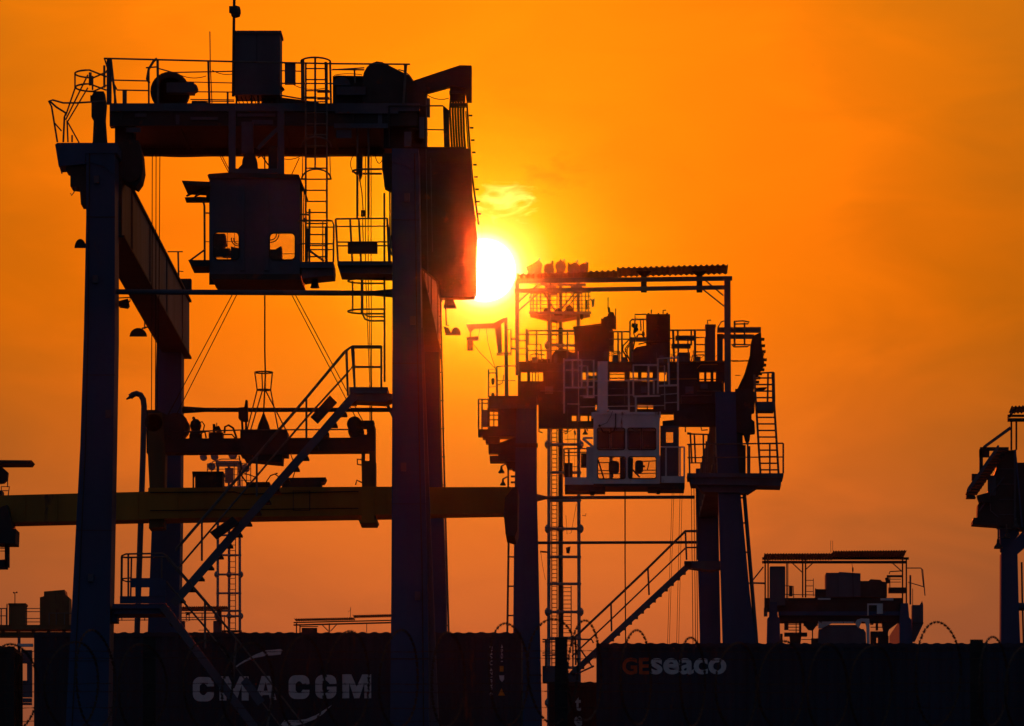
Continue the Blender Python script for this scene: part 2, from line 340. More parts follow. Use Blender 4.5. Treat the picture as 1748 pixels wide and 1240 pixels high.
# girders over the span
def girder(t, x0, x1, y0, y1, Ya, Yb, Yr, sx=0.0, m=GIRD):
    a, b = W(x0, y0, Yr), W(x1, y1, Yr)
    v = [Vector((a.x, Ya, b.z)), Vector((b.x, Ya, b.z)), Vector((b.x, Ya, a.z)), Vector((a.x, Ya, a.z))]
    w = [p + Vector((sx, Yb - Ya, 0)) for p in v]
    f = [(0, 1, 2, 3), (7, 6, 5, 4)] + [(i, i + 4, (i + 1) % 4 + 4, (i + 1) % 4) for i in range(4)]
    o = t.part('girder', (v + w, f), m)
    # web stiffeners standing proud on both faces, flanges top and bottom
    n = 4
    for X, d in ((a.x, -1), (b.x, 1)):
        st = []
        for k in range(n):
            q = Ya + (Yb - Ya) * (k + .5) / n; ox = sx * (k + .5) / n
            st.append((X + ox + d * .012, q))
        me0 = boxW((-.018, -.03, b.z + .05), (.018, .03, a.z - .05))
        t.copies('stiffener', [me0], (0, 0, 0), [(p, q, 0) for p, q in st], m, o)
    for z in (a.z, b.z):
        t.part('flange', ([p for p in [Vector((a.x - .06, Ya - .02, z - .025)), Vector((b.x + .06, Ya - .02, z - .025)), Vector((b.x + .06, Ya - .02, z + .025)), Vector((a.x - .06, Ya - .02, z + .025))]]
               + [Vector((a.x - .06 + sx, Yb, z - .025)), Vector((b.x + .06 + sx, Yb, z - .025)), Vector((b.x + .06 + sx, Yb, z + .025)), Vector((a.x - .06 + sx, Yb, z + .025))],
               [(0, 1, 2, 3), (7, 6, 5, 4)] + [(i, i + 4, (i + 1) % 4 + 4, (i + 1) % 4) for i in range(4)]), DARK, o)
    return o
girder(c1, 159, 201, 278, 391, Y1 + 1.26, YB + 1.6, Y1)
girder(c1, 664, 701, 278, 391, Y1 + 1.26, YB + 1.6, Y1)
c1.part('buffer', box(306, 476, 326, 494, YB + 1.7, .35), DARK)
c1.part('end_rail', [tube([(286, 430), (312, 430)], YB, 1), tube([(304, 430), (305, 478)], YB, 1.5), tube([(304, 463), (313, 464)], YB, .8)], RAIL)
# tie pipes between the legs
c1.part('tie_pipe', [tube([(190, 498), (206, 498.5), (660, 501), (676, 501)], Y1 + .6, 4.6, 10), tube([(640, 501), (670, 500.8)], Y1 + .6, 4.6, 10, 7.5)], GREY)
c1.part('tie_pipe', [tube([(308, 700), (720, 700)], YB + .5, 3.8, 10), tube([(312, 700), (350, 700)], YB + .5, 6.3, 10, 3.8)], DARK)
# head of the left leg: outrigger platform with stepped brackets
h1 = c1.part('leg_head', [box(146, 244, 200, 262, Y1 - .05, 1.3), poly([(94, 247), (98, 244), (146, 244), (146, 280), (100, 284)], Y1 - .02, 1.0)], BLUE)
c1.part('stepped_bracket', [poly([(100, 283), (112, 284), (112, 291), (120, 294), (120, 318), (136, 320), (138, 349), (150, 349), (150, 278), (118, 262)], Y1 + .1, .8)], DARK, h1)
c1.part('hook', tube([(130, 318), (126, 329), (122, 334), (120.5, 330)], Y1, .9), RAIL, h1); c1.part('hook', tube([(102, 284), (106, 297)], Y1, 1.1), RAIL, h1)
c1.part('end_bogie', [poly([(196, 239), (236, 239), (242, 262), (244, 290), (240, 308), (232, 319), (212, 309), (196, 296)], Y1 + 1.3, .9), disc(222, 292, 19, Y1 + 1.2, .4)], DARK)
c1.part('buffer_post', [poly([(156, 165), (160, 156), (177, 156), (180, 176), (178, 202), (181, 244), (158, 244), (160, 203), (156, 200)], Y1 + .3, .5), box(154, 163, 158, 172, Y1 + .3, .2)], DARK)
# guard rails on the left outrigger
c1.part('guard_rail', [tube([(98, 243), (88, 182), (83, 173), (90, 171), (108, 176), (130, 176), (178, 173)], Y1 + .3, 1.6), tube([(84, 172), (96, 183), (112, 193), (110, 200), (108, 243)], Y1 + .05, 1.7),
       tube([(93, 210), (105, 224)], Y1 + .1, 1.2), tube([(114, 206), (135, 244)], Y1 + .5, 1.2), tube([(114.5, 207), (116, 243)], Y1 + .3, 1.4), tube([(123, 231), (123, 243)], Y1 + .3, 1.5)], RAIL)
c1.part('safety_cage', [tube([(181, 123.5)] + ringW(156, 126.5, 28, Y1 + .6, .55, 90, 270) + [(181, 131)], Y1 + .6, 1.6), tube([(181, 146.5)] + ringW(156, 150, 27, Y1 + .6, .55, 90, 270) + [(181, 154)], Y1 + .6, 1.6),
       tube([(128, 126), (128, 151), (112, 198)], Y1 + .6, 1.4), tube([(154, 124), (154, 146)], Y1 + 1.1, 2.6), tube([(158, 130), (158, 154)], Y1 + .1, 1.5), tube([(150, 128), (112, 205)], Y1 + .8, 1.3), tube([(150, 150), (116, 207)], Y1 + .5, 1.2), tube([(178, 112), (178, 150)], Y1 + .6, 2)], RAIL)
# lamps on the left leg
c1.part('bracket', tube([(147, 418), (140, 417)], Y1 + .6, 2), RAIL)
c1.scoop(127, 408, 147, 424, Y1 + .5)
c1.part('floodlight', [poly([(203, 514), (218, 510), (220, 521), (217, 525), (203, 523)], Y1 + .9, .3), tube([(203, 509), (222, 508), (222, 514), (216, 519)], Y1 + .9, 1)], DARK)
s1 = c1.scoop(221, 560, 251, 575, YB - 2); c1.part('bracket', [tube([(247, 540), (247, 562)], YB - 2, 1.2), tube([(242, 561), (254, 558)], YB - 2, 1.4)], RAIL, s1)
# walkway platform on the right-hand leg with caged ladder
p1 = c1.part('platform', [box(576, 446, 669, 453, Y1 - .3, 1.4), poly([(577, 453), (669, 453), (669, 468), (580, 466)], Y1 - .1, 1.2)], GREY)
c1.rail([(573, 374), (661, 373), (668, 420)], [(577, 446), (664, 446), (670, 446)], [0, .28, .45, 1], Y1 - .25, (.18, .55, .64), 1.5)
c1.part('sign_box', box(593.5, 413, 644, 432, Y1 - .45, .2), DARK, label='dark rectangular box on the leg platform rail')
c1.part('caged_ladder', [tube([(656, 330), (656.5, 652)], Y1 + .5, 1.7), tube([(665, 262), (666, 446)], Y1 + .5, 1.3)]
       + [tube([(657, y + 4)] + ringW(625, y, 31, Y1 + .45, .42, 90, 270) + [(657, y - 4)], Y1 + .45, 1.5) for y in (480, 532)]
       + [tube([(602, 480), (602, 532)], Y1 + .4, 1.4), tube([(618, 478), (618, 537)], Y1, 2.4), tube([(618, 534), (623, 545), (632, 548), (657, 548)], Y1 + .2, 1.5), tube([(623, 537), (630, 541), (657, 541)], Y1 + .3, 1.2)], RAIL)
# ---- stairs between the legs
YS = Y1 + .1
c1.part('stair_platform', [box(596, 661, 662, 672, YS, 1.0), poly([(598, 672), (669, 672), (669, 682), (656, 687), (600, 684)], YS + .05, .9)], GREY)
c1.part('knee_brace', poly([(658, 690), (664, 690), (671, 708), (671, 716)], YS + .2, .3), GREY)
c1.stair(600, 670, 290, 1027, 14, YS, .85, 19)
for k, dY in enumerate((0, .9)):
    o_ = k * 3.0
    c1.rail([(651, 591 + o_), (601 - o_, 591 + o_), (588, 600 + o_), (523, 678 + o_), (300, 938 + o_)], [(651, 661), (603, 661), (590, 682), (523, 748), (300, 1010)],
            [0, .95, 1.7, 3, 3.38, 3.8], YS + dY, (.5,), 1.5, rp=1.8)
c1.part('lamp_box', poly([(563, 675), (575, 687), (542, 723), (530, 712)], YS - .15, .14), DARK, label='slanted box fixed to the upper stair rail')
c1.part('lamp_box', poly([(397, 882), (408, 893), (369, 921), (358, 909)], YS - .15, .14), DARK, label='slanted box fixed to the middle of the stair rail')
pl2 = c1.part('stair_platform', [box(192, 1031, 281, 1039, YS - .1, 1.3), box(195, 1039, 281, 1048, YS, 1.1), box(190, 1040, 200, 1062, YS + .2, .6)], BLUE)
c1.part('toe_board', box(204.5, 1018, 283, 1030.5, YS - .12, .03), BLUE, pl2)
c1.part('guard_panel', [box(222, 987, 277, 1003, YS - .14, .03), box(222, 1003, 223.5, 1018, YS - .14, .03), box(231, 1003, 240.5, 1018, YS - .14, .03), box(255, 1003, 283, 1018, YS - .14, .03), box(270, 990, 283, 1003, YS - .15, .03)], BLUE, pl2)
c1.part('handrail', [tube([(283, 948, YS), (277, 945, YS), (215, 946, YS - .1), (208, 949, YS + .3), (208, 951, YS + .8), (214, 952, YS + 1.1), (284, 951, YS + 1.1)], YS, 1.5), tube([(208, 950), (207, 1030)], YS + .2, 2), tube([(219, 947), (219, 1020)], YS - .1, 1.7), tube([(224.5, 952), (223, 1020)], YS + 1.1, 1.5),
       tube([(222, 987, YS), (210, 988, YS + .1), (210, 991, YS + .7), (216, 993, YS + 1.1), (226, 993, YS + 1.1)], YS, 1.2), tube([(276, 952), (276, 990)], YS + 1.1, 1.4)], RAIL, pl2)
c1.stair(283, 1030, 440, 1238, 14, YS - .3, .8, 11, GREY)
for k, dY in enumerate((-.35, .55)):
    c1.rail([(284, 948 + 4 * k), (350, 1025 + 3 * k), (413, 1102), (520, 1240), (560, 1292)], [(284, 1030), (350, 1107), (405, 1185), (505, 1320), (545, 1372)], [1, 1.85, 2.5], YS + dY, (.55,), 1.5, m=RAIL, rp=2.0)
c1.part('sign_plate', poly([(411, 1166), (421, 1155), (452, 1196), (440, 1205)], YS - .4, .03), GREY, label='grey slanted plate on the lower stair rail')
# electrical house on the outer side of the right leg, with the lamps below it
eh = c1.part('electrical_house', [poly([(700, 254), (803, 254), (806, 330), (814, 400), (813, 498), (809, 507), (752, 508), (748, 480), (700, 440)], Y1 + 1.3, .55)], DARK)
c1.part('door_seam', [tube([(735, 270), (738, 430)], Y1 + 1.28, .6), tube([(727, 254), (731, 500)], Y1 + 1.28, .7)], GREY, eh)
c1.part('floodlight', [poly([(760, 512), (774, 511), (779, 524), (757, 524)], Y1 + 1.5, .35), tube([(760, 508), (762, 556), (766, 556)], Y1 + 1.5, 1.2)], DARK)
sc = c1.part('floodlight', [poly(arc(778, 569, 8, 10, 180, 0, 8) + [(760, 569), (757, 557), (766, 560)], Y1 + 1.5, .4)], DARK)
# pendant cables by the right leg
for i, (xa, xb) in enumerate(((624, 631), (628.5, 633), (633.5, 634.5))):
    c1.part('rope', tube([(xa, 264), (xa, 466), (xb, 652), (xb + .5, 720)], Y1 + 5 + .2 * i, .75, 5), ROPE)
for xa in (260, 266.5, 273):
    c1.part('rope', tube([(xa, 262), (xa - .5 if xa < 270 else xa - 1.5, 500), (xa - 1.5 if xa < 270 else xa - 5, 704)], Y1 + 6, .8, 5), ROPE)
c1.part('hose_reel', [box(652, 262, 670, 290, Y1 + .3, .7), poly([(653, 290), (670, 290), (670, 325), (656, 318)], Y1 + .3, .6)], DARK)

# ================================================================== NEAR CRANE: trolley
YT = 152.0
tr = Thing('crane_trolley', 'dark hoist trolley with operator cab riding on top of the nearest crane', 'trolley', base(450, YT) + Vector((0, 0, 20)))
def strut(t, *a, m=GREY, name='strut'): return t.part(name, box(*a), m)
# chassis: front beam, rear beam, cross bearers, deck plate
fb = tr.part('front_beam', [box(187, 190.5, 712, 214, YT + .03, .32), box(187, 212.5, 712, 215, YT - .04, .42)], DARK)  # shade of the recessed web put into its darker colour
tr.part('deck_edge', box(187, 176.5, 716, 190, YT - .05, .45), GREY, fb)  # lighter colour stands in for light on the top strip
tr.part('rear_beam', box(236, 226, 716, 264, YT + 4.2, .35), DARK)
tr.part('deck_plate', box(190, 184, 722, 190, YT + .36, 3.8), DARK)
for xa in (213, 300, 390, 478, 560, 640, 700): tr.part('cross_bearer', box(xa, 192, xa + 6, 214, YT + .36, 3.83), DARK)
tr.part('underside_plate', box(205, 207, 712, 211, YT + .36, 3.83), DARK)
for xa in (205, 290, 383, 600, 660): tr.part('stiffener', box(xa, 190, xa + 4, 214, YT - .03, .03), DARK, fb)
for xa in (196, 690):
    for dy in (.3, 3.4):
        w_ = tr.part('wheel_bogie', box(xa, 214, xa + 32, 246, YT + dy, .8), DARK); tr.part('wheel', disc(xa + 16, 252, 13, YT + dy + .1, .35), DARK, w_)
# deck rail
tr.rail([(178, 100), (400, 105.5), (566, 109), (700, 110)], [(187, 178), (400, 178), (566, 178), (695, 178)], [.05, .8, 2.95], YT - .05, (), 1.5, rp=2)
tr.part('post', box(182, 100, 190, 178, YT, .12), GREY)
tr.part('guard_rail', [tube([(178, 99), (184, 118), (180, 125)], YT, 1.4), tube([(190, 135), (199, 152), (200, 154), (254, 155)], YT + .1, 1.2), tube([(190, 137), (253, 138.5)], YT + .1, 1.2), tube([(196, 150), (196, 177)], YT + .1, 1.8), box(209, 155, 216, 177, YT, .1), tube([(254, 116), (254, 177)], YT + .2, 1.6), tube([(269, 101), (270, 177)], YT, 2.2),
       tube([(255, 142), (251, 135), (254, 118), (262, 105), (268, 100)], YT + .3, 2.2), tube([(249, 116), (268, 114.5)], YT + .3, 1.3), tube([(270, 117), (295, 124), (400, 122)], YT + 2.2, 1.1), tube([(310, 140), (400, 142)], YT + 3, .9), tube([(334, 157), (400, 157.5)], YT + 2.5, 1), tube([(325, 170), (400, 171)], YT + 2, 1), tube([(328, 173), (400, 173.5)], YT + 1, .9), box(387, 158, 390, 178, YT + 2, .08)], RAIL)
reel = tr.part('cable_reel', [disc(290, 156, 33.5, YT + .8, .25, 28), disc(290, 156, 33.5, YT + 1.6, .25, 28), disc(290, 156, 24, YT + .8, 1.0)], DARK)
tr.part('reel_motor', [box(284, 141, 331, 158, YT + .4, .5), disc(331, 149.5, 6, YT + .45, .4)], GREY, reel)
tr.part('cover_plate', poly([(327, 173), (352, 174), (366, 178), (327, 178)], YT + .5, 1), DARK)
tr.part('whip_antenna', [tube([(358.3, 54), (359, 110), (362, 178)], YT + .5, .9, 5)], RAIL)
cabn = tr.part('switch_cabinet', [box(400, 54, 478, 162, YT + .4, 1.0), box(398.5, 52.5, 480, 57, YT + .35, 1.1)], GREY)
tr.part('cabinet_door_seam', [box(400.5, 105.4, 477.5, 106.6, YT + .385, .03), box(438, 57, 439, 105, YT + .39, .02)], DARK, cabn)
tr.part('cabinet_stand', [box(402 + d, 160, 405 + d, 178, YT + .5, .1) for d in (0, 26, 37, 70)] + [tube([(404 + 7 * k, 164), (409 + 7 * k, 177)], YT + .7, .8) for k in range(9)] + [box(446, 164, 476, 178, YT + .8, .6)], DARK, cabn)
tr.part('cable_gland', [poly([(478, 144), (485, 151), (478, 155)], YT + .6, .3)], DARK, cabn)
mastp = tr.part('camera_mast', tube([(400, -12), (399, 60), (398, 165)], YT + .3, 2.6, 8), DARK)
tr.part('dome_camera', [lathe(402.5, 20, [(1, 31), (7, 29), (8.8, 23), (8.5, 18), (7, 12), (2, 10)], YT + .3), box(391, 10.5, 399, 21, YT + .2, .18)], DARK, mastp)
tr.part('junction_box', box(486, 108, 504, 143, YT - .02, .2), GREY)
tr.part('guard_rail', [tube([(479, 121), (516, 122)], YT, 1), tube([(479, 142.5), (570, 143)], YT + .1, 1.2), tube([(479, 163), (514, 169)], YT + .4, 1.3)], RAIL)
tr.part('machine_cover', [poly([(474, 166), (500, 169), (540, 174), (556, 181), (474, 182)], YT + .6, 1.6)], DARK)
# caged access ladder down past the cab
cage = tr.part('ladder_cage', [tube(ringW(539, 105.5, 25, YT - .2, -.6, 180, 0), YT, 1.6),
       tube([(516.5, 102), (517, 172)], YT - .25, 3.2), tube([(538, 100), (538, 240)], YT - .7, 1.8), tube([(538, 232), (538, 286)], YT - .7, 1.5), tube([(556, 106), (557, 182)], YT - .3, 2.2), tube([(563.5, 106), (565, 178)], YT - .2, 1.8)]
       + [tube([(514, yy + 16, YT - .3)] + [(540 + 25 * math.cos(R(a)), yy + 16 - 17 * math.sin(R(a)), YT - .35 - .4 * math.sin(R(a))) for a in range(180, -1, -15)], YT, 1.5) for yy in (235, 290)]
       + [tube([(514, 306), (522, 306)], YT - .3, 1.6), tube([(558, 306), (565, 306)], YT - .3, 1.6), tube([(517, 262), (516, 300)], YT - .3, .8), tube([(563, 262), (564, 300)], YT - .3, .8)], RAIL)
tr.ladder(540, 448, 540, 108, 36, YT - .35, 18.6, 1.7)
tr.part('ladder_step', [box(541, 153.5, 562, 156, YT - .3, .25), box(541, 166, 562, 168, YT - .3, .25), box(520, 165, 540, 167, YT - .3, .2)], RAIL)
# hoist machinery
tr.part('gearbox', [box(568, 130, 626, 178, YT + .7, 1.2), poly([(568, 131), (575, 129), (621, 130), (621, 134)], YT + .6, 1.3)], DARK)
tr.part('hoist_motor', [box(574, 148, 624, 162, YT + .4, .5), disc(583, 146, 15, YT + .5, .6, 18, 0, 180)], GREY)
tr.part('drum_cover', [poly([(619, 176), (619, 133), (621, 124), (626, 115), (633, 108.5), (643, 105), (652, 106), (660, 110), (700, 130), (705, 139), (706, 178)], YT + .5, 1.7)], DARK)
for pp in (tube([(680, 119), (688, 121), (698, 128), (705, 138)], YT + .3, 1), tube([(566, 119.5), (622, 116)], YT + 1.5, 1.1), tube([(691, 111), (691, 128)], YT, 1.6)): tr.part('drum_cover_pipe', pp, RAIL)
tr.part('guard_rail', [tube([(605, 118), (606, 142)], YT, 1.5), tube([(568, 119), (622, 119.5)], YT - .05, 1.3)], RAIL)
tr.part('machine_frame', [box(626, 145, 712, 180, YT + .45, 1.9), poly([(655, 180), (725, 145), (726, 254), (655, 254)], YT + .5, 1.2), box(705, 138, 727, 254, YT + .3, 1.3)], DARK)
tr.part('frame_plate', [box(572, 181, 680, 194, YT - .08, .03), box(570, 211, 662, 219, YT - .08, .04)], GREY)
# folded cable arm with hose bundle on the right
arm = tr.part('cable_arm', [poly([(705, 138), (785, 111.5), (805, 112), (805, 172), (796, 172), (794, 150), (768, 147), (727, 158), (716, 156)], YT + .5, .35)], DARK)
tr.part('hose_bundle', [box(768, 147, 794, 172, YT + .55, .25)] + [tube([(771 + 4.3 * k, 150), (768 + 4.6 * k, 190), (770 + 4.4 * k, 225), (772 + 4.5 * k, 262)], YT + .6 + .05 * (k % 3), 2.0) for k in range(6)], RUBR, arm)
tr.part('hose_clip', [box(767, y, 797, y + 5, YT + .5, .3) for y in (155, 176, 258)], DARK, arm)
tr.part('guard_rail', [tube([(664, 181), (756, 181), (766, 190)], YT - .1, 1.3), tube([(700, 221), (758, 222)], YT, 1.1), poly([(756, 181), (766, 189), (768, 251), (758, 251)], YT + .2, .12), box(700, 251, 796, 262, YT + .3, .8), tube([(664, 181), (664, 250)], YT - .1, 1.2)], DARK)
tr.part('hanging_cable', [tube([(797, 176), (802, 250), (806, 300), (817, 384)], YT + .5, 1.7, 5), tube([(795, 190), (799, 250), (802.5, 310), (812, 378)], YT + .6, 1.1, 5)], RUBR)
for k in range(9):
    yy = 196 + 21 * k; xx = 798.5 + (yy - 176) * .088
    tr.part('cable_clip', box(xx, yy, xx + 6, yy + 1.8, YT + .45, .12), DARK)
for q in ((728, 168, 734, 200), (716, 200, 724, 236), (690, 225, 702, 250), (574, 222, 600, 236), (645, 190, 652, 214), (300, 196, 306, 212), (215, 218, 240, 226), (230, 194, 250, 200), (325, 200, 372, 205), (405, 194, 470, 199), (430, 205, 466, 214)): tr.part('fitting_plate', box(*q, YT - .02, .1), GREY)
# pendant and guide bars below the deck
for xa in (610, 629): tr.part('guide_bar', tube([(xa, 190), (xa, 372)], YT + .2, 2), RAIL)
tr.part('guide_ring', [tube([(651, 297)] + ringW(625, 293, 23, YT, .36, 90, 270) + [(651, 289)], YT, 1.8)], RAIL)
tr.part('pendant', [poly([(610, 262), (619, 262), (618, 300), (613, 309), (611, 282)], YT + .1, .2), tube([(614, 305), (618, 330), (620, 362)], YT + .2, .9), box(616, 359, 623, 369, YT + .1, .12), tube([(619, 369), (620, 420)], YT + .2, .8)], DARK)
# hanger frame holding the cab
hf = tr.part('hanger_frame', [box(390, 180, 402, 298, YT - .5, .12), box(473.5, 180, 485, 299, YT - .5, .12), poly([(437, 252), (442, 256), (476, 222), (473, 216)], YT - .45, .1), box(412, 208, 432, 262, YT - .3, .2), box(402, 288, 474, 296, YT - .5, .4)], GREY)
tr.part('hook_block', [poly(arc(426, 281, 13, 22, 0, 180, 12) + [(407, 287), (412, 292), (440, 292)], YT - .3, .3), box(458, 250, 473, 296, YT - .35, .3), tube([(440, 270), (447, 266), (458, 282)], YT - .2, 1.2), tube([(452, 262), (452, 296)], YT - .2, 1.2)], DARK)
for a_ in ((376, 267, 390, 294), (379.5, 267, 393, 294), (511, 270, 498, 298)): tr.part('rope', tube([a_[:2], a_[2:]], YT + 1.5, .8, 5), ROPE)
for q in (((500, 144), (520, 158), (560, 150)), ((306, 128), (330, 138), (352, 130)), ((570, 129), (590, 124), (618, 128)), ((362, 120), (380, 131), (400, 126)), ((604, 264), (590, 285), (610, 300)), ((640, 264), (646, 292), (655, 268)), ((706, 140), (735, 178), (766, 168)), ((470, 264), (490, 280), (515, 266)), ((245, 264), (300, 272), (385, 265))):
    tr.part('sagging_cable', tube([(q[0][0] * (1 - t) ** 2 + 2 * q[1][0] * t * (1 - t) + q[2][0] * t * t, q[0][1] * (1 - t) ** 2 + 2 * q[1][1] * t * (1 - t) + q[2][1] * t * t) for t in [i / 8 for i in range(9)]], YT + .3, .7, 5), RUBR)
# ---- operator cab
YC = YT - 1.0
roofc = tr.part('cab_roof', [poly([(354, 299), (357, 297), (392, 294.5), (510, 298), (519, 320), (517, 322), (510, 305), (356, 305)], YC - .06, 2.1)], DARK)
cw = tr.wall_with_holes('cab_front', 357.5, 304, 512, 468, [(365, 397, 408, 443.5), (460.4, 398.6, 503.6, 443.5)], YC, .06, GREY, rad=7)
for xb in (411, 452): tr.part('batten', [box(xb, 305, xb + 6, 452, YC - .035, .035), poly([(xb + .5, 450), (xb + 5.5, 450), (xb + 7.5, 462), (xb - 1.5, 462)], YC - .037, .035)], GREY, cw)
tr.part('cab_skirt', [poly([(358, 468), (513, 468), (515, 478), (364, 477), (360, 473)], YC - .02, 2.0)], DARK)
tr.part('cab_side', box(357.5, 305, 361, 468, YC + .06, 1.9), GREY); 
tr.part('cab_side', [box(509, 305, 512, 470, YC + .06, 1.2)], GREY)
bk = tr.part('cab_back', [box(357, 312, 512, 350, YC + 1.95, .05), box(357, 350, 365, 470, YC + 1.95, .05), box(504, 350, 513, 470, YC + 1.95, .05), box(414, 350, 456, 478, YC + 1.95, .05), box(357, 470, 513, 486, YC + 1.95, .05)], DARK)
tr.part('back_mullion', [box(365, 412 + k * 14, 414, 412.7 + k * 14, YC + 1.9, .03) for k in range(4)] + [box(388 + k * 12, 360, 388.7 + k * 12, 470, YC + 1.9, .03) for k in range(2)] + [box(456, 433, 504, 434, YC + 1.9, .03)], RUBR, bk)
seat = tr.part('seat', [poly([(366, 399), (384, 399), (386, 416), (380, 420), (366, 420)], YC + .9, .5)], SEATM)
tr.part('seat_cushion', [poly([(364, 424), (392, 424), (393, 434), (364, 434)], YC + .9, .55)], SEATM, seat)
tr.part('steering_ring', [tube([(388 + 9 * math.cos(R(a)), 437 + 3.5 * math.sin(R(a)), YC + .8 + .15 * math.sin(R(a))) for a in range(0, 361, 24)], YC + .8, 1)], RUBR, seat)
tr.part('control_console', [poly([(394, 421), (408, 424), (408, 446), (394, 446)], YC + .6, .5)], RUBR)
tr.part('control_console', [poly([(460, 426), (470, 426), (480, 420), (481, 446), (460, 446)], YC + .6, .5)], RUBR)
tr.part('fan_ring', [tube(arc(407, 408, 12, 12, 170, 280, 10), YC + .7, .9), tube(arc(407, 408, 8, 9, 170, 280, 10), YC + .7, .9)], RUBR)
tr.part('fan_ring', [tube(arc(462, 400, 14, 14, 260, 370, 10), YC + .7, .9), tube(arc(462, 400, 10, 10, 260, 370, 10), YC + .7, .9)], RUBR)
# left outriggers of the cab
tr.part('sun_visor', [poly([(310, 308.5), (358, 310.5), (358, 318), (313, 315.5)], YC - .3, 1.6)], DARK)
tr.part('outrigger_bracket', [poly([(315, 337), (317, 343.5), (358, 343.5), (358, 337), (340, 336)], YC, .3), tube([(318, 335), (352, 320)], YC + .1, 1.8), tube([(332, 336), (356, 325)], YC + .1, 1.6), box(352, 318, 358, 343, YC, .3)], DARK)
tr.part('guard_rail', [tube([(347, 344), (349, 352), (349.5, 445)], YC + .1, 1.8), tube([(349, 364), (358, 364)], YC + .1, 1.3), tube([(323, 446), (349, 427)], YC + .1, 1.6), tube([(350, 413), (358, 413)], YC + .1, .7)], RAIL)
tr.part('cable_tray', [poly([(321, 444), (358, 444), (358, 455), (326, 455), (325, 451)], YC - .1, 1.2)], DARK)
# right-hand platform of the cab
tr.part('cab_platform', [box(512, 447, 569, 457.5, YC - .1, 1.2), poly([(515, 457.5), (570, 457.5), (569, 470), (530, 474), (515, 476)], YC, 1.1)], GREY)
tr.part('handrail', [tube([(508, 377), (567, 377), (570, 385), (569, 448)], YC - .08, 1.6), tube([(522, 388), (569, 388)], YC, 1.1), tube([(508, 416.5), (569, 416.5)], YC, 1.3), tube([(522, 426.5), (569, 426.5)], YC, 1.1), tube([(551, 378), (551, 447)], YC, 1), tube([(555.5, 388), (555.5, 447)], YC, 1), tube([(524, 425), (553, 446)], YC - .1, 1.9),
       tube([(528.5, 357), (528, 447)], YC, 1.8), tube([(511, 366), (529, 367)], YC, 1.6), box(519, 372, 524, 379, YC, .1), tube([(525, 390), (523.5, 447)], YC + .1, 2.2), tube([(519, 322), (518, 360), (518, 446)], YC + .2, 1)], RAIL)
tr.part('horn', lathe(537.5, 480, [(5, 473), (5.2, 478), (6.5, 486), (8, 492)], YC + .5), DARK)
tr.part('loose_cable', [tube([(517, 478), (524, 486), (526, 482), (520, 479)], YC + .4, .7, 5)], RUBR)

# ================================================================== NEAR CRANE: spreader hanging on its ropes
YP = 155.0
sp = Thing('container_spreader', 'long yellow spreader beam hanging on ropes under the nearest crane', 'spreader', base(440, YP) + Vector((0, 0, 14)))
sp.part('main_beam', [poly([(253, 833), (669, 831), (669, 879), (253, 886)], YP, 1.25)], YEL)
sp.part('telescopic_beam', [poly([(-3, 846), (253, 839.5), (253, 887), (-3, 893)], YP + .12, 1.0)], YEL)
sp.part('telescopic_beam', [poly([(669, 832), (876, 831.5), (876, 876), (669, 879.5)], YP + .12, 1.0)], YEL)
sp.part('beam_rib', [box(617, 832, 639, 888, YP - .06, .06), poly([(612, 888), (644, 887), (641, 893), (614, 893)], YP - .06, 1.3)], YEL)
sp.part('hatch', [box(500, 838, 501, 872, YP - .012, .012), box(528, 838, 529.5, 872, YP - .012, .012), box(500, 838, 529, 839, YP - .014, .012), box(500, 871, 529, 872, YP - .014, .012)], DARK)
er = sp.part('end_beam', [poly([(862, 850), (876, 832), (884, 832), (883, 905), (879, 917), (863, 912), (860, 880)], YP - .4, 2.2)], DARK)
el_ = sp.part('end_beam', [poly([(-6, 868), (12, 862), (22, 903), (27, 903), (26, 928), (-6, 928)], YP - .4, 1.0)], DARK)
sp.part('twistlock_guide', [tube([(0, 936), (10, 936)], YP, .9), tube([(0, 941), (10, 941)], YP, .7), box(8, 928, 15, 968, YP, .25), poly([(-4, 956), (12, 955), (12, 971), (-4, 971)], YP, .3), box(-4, 920, 4, 928, YP, .3)], DARK, el_)
for xx in (40, 95, 232, 300, 355, 420, 470, 560, 600, 660, 700, 770, 830): sp.part('beam_rib', poly([(xx, 834 if xx > 253 else 847 - xx * .026), (xx + 3, 834 if xx > 253 else 847 - xx * .026), (xx + 3, 878 if xx > 253 else 889 - xx * .02), (xx, 878 if xx > 253 else 889 - xx * .02)], YP - .03 if 253 < xx < 669 else YP + .09, .03), YEL)
sp.part('hydraulic_line', [tube([(256, 841), (400, 840), (416, 844), (612, 839)], YP - .04, 1.0, 5), tube([(256, 872), (612, 868)], YP - .04, .8, 5)], RUBR)
sp.part('splice_plate', [box(330, 846, 372, 868, YP - .02, .02)], YEL); sp.part('splice_plate', [box(560, 846, 600, 866, YP - .02, .02)], YEL)
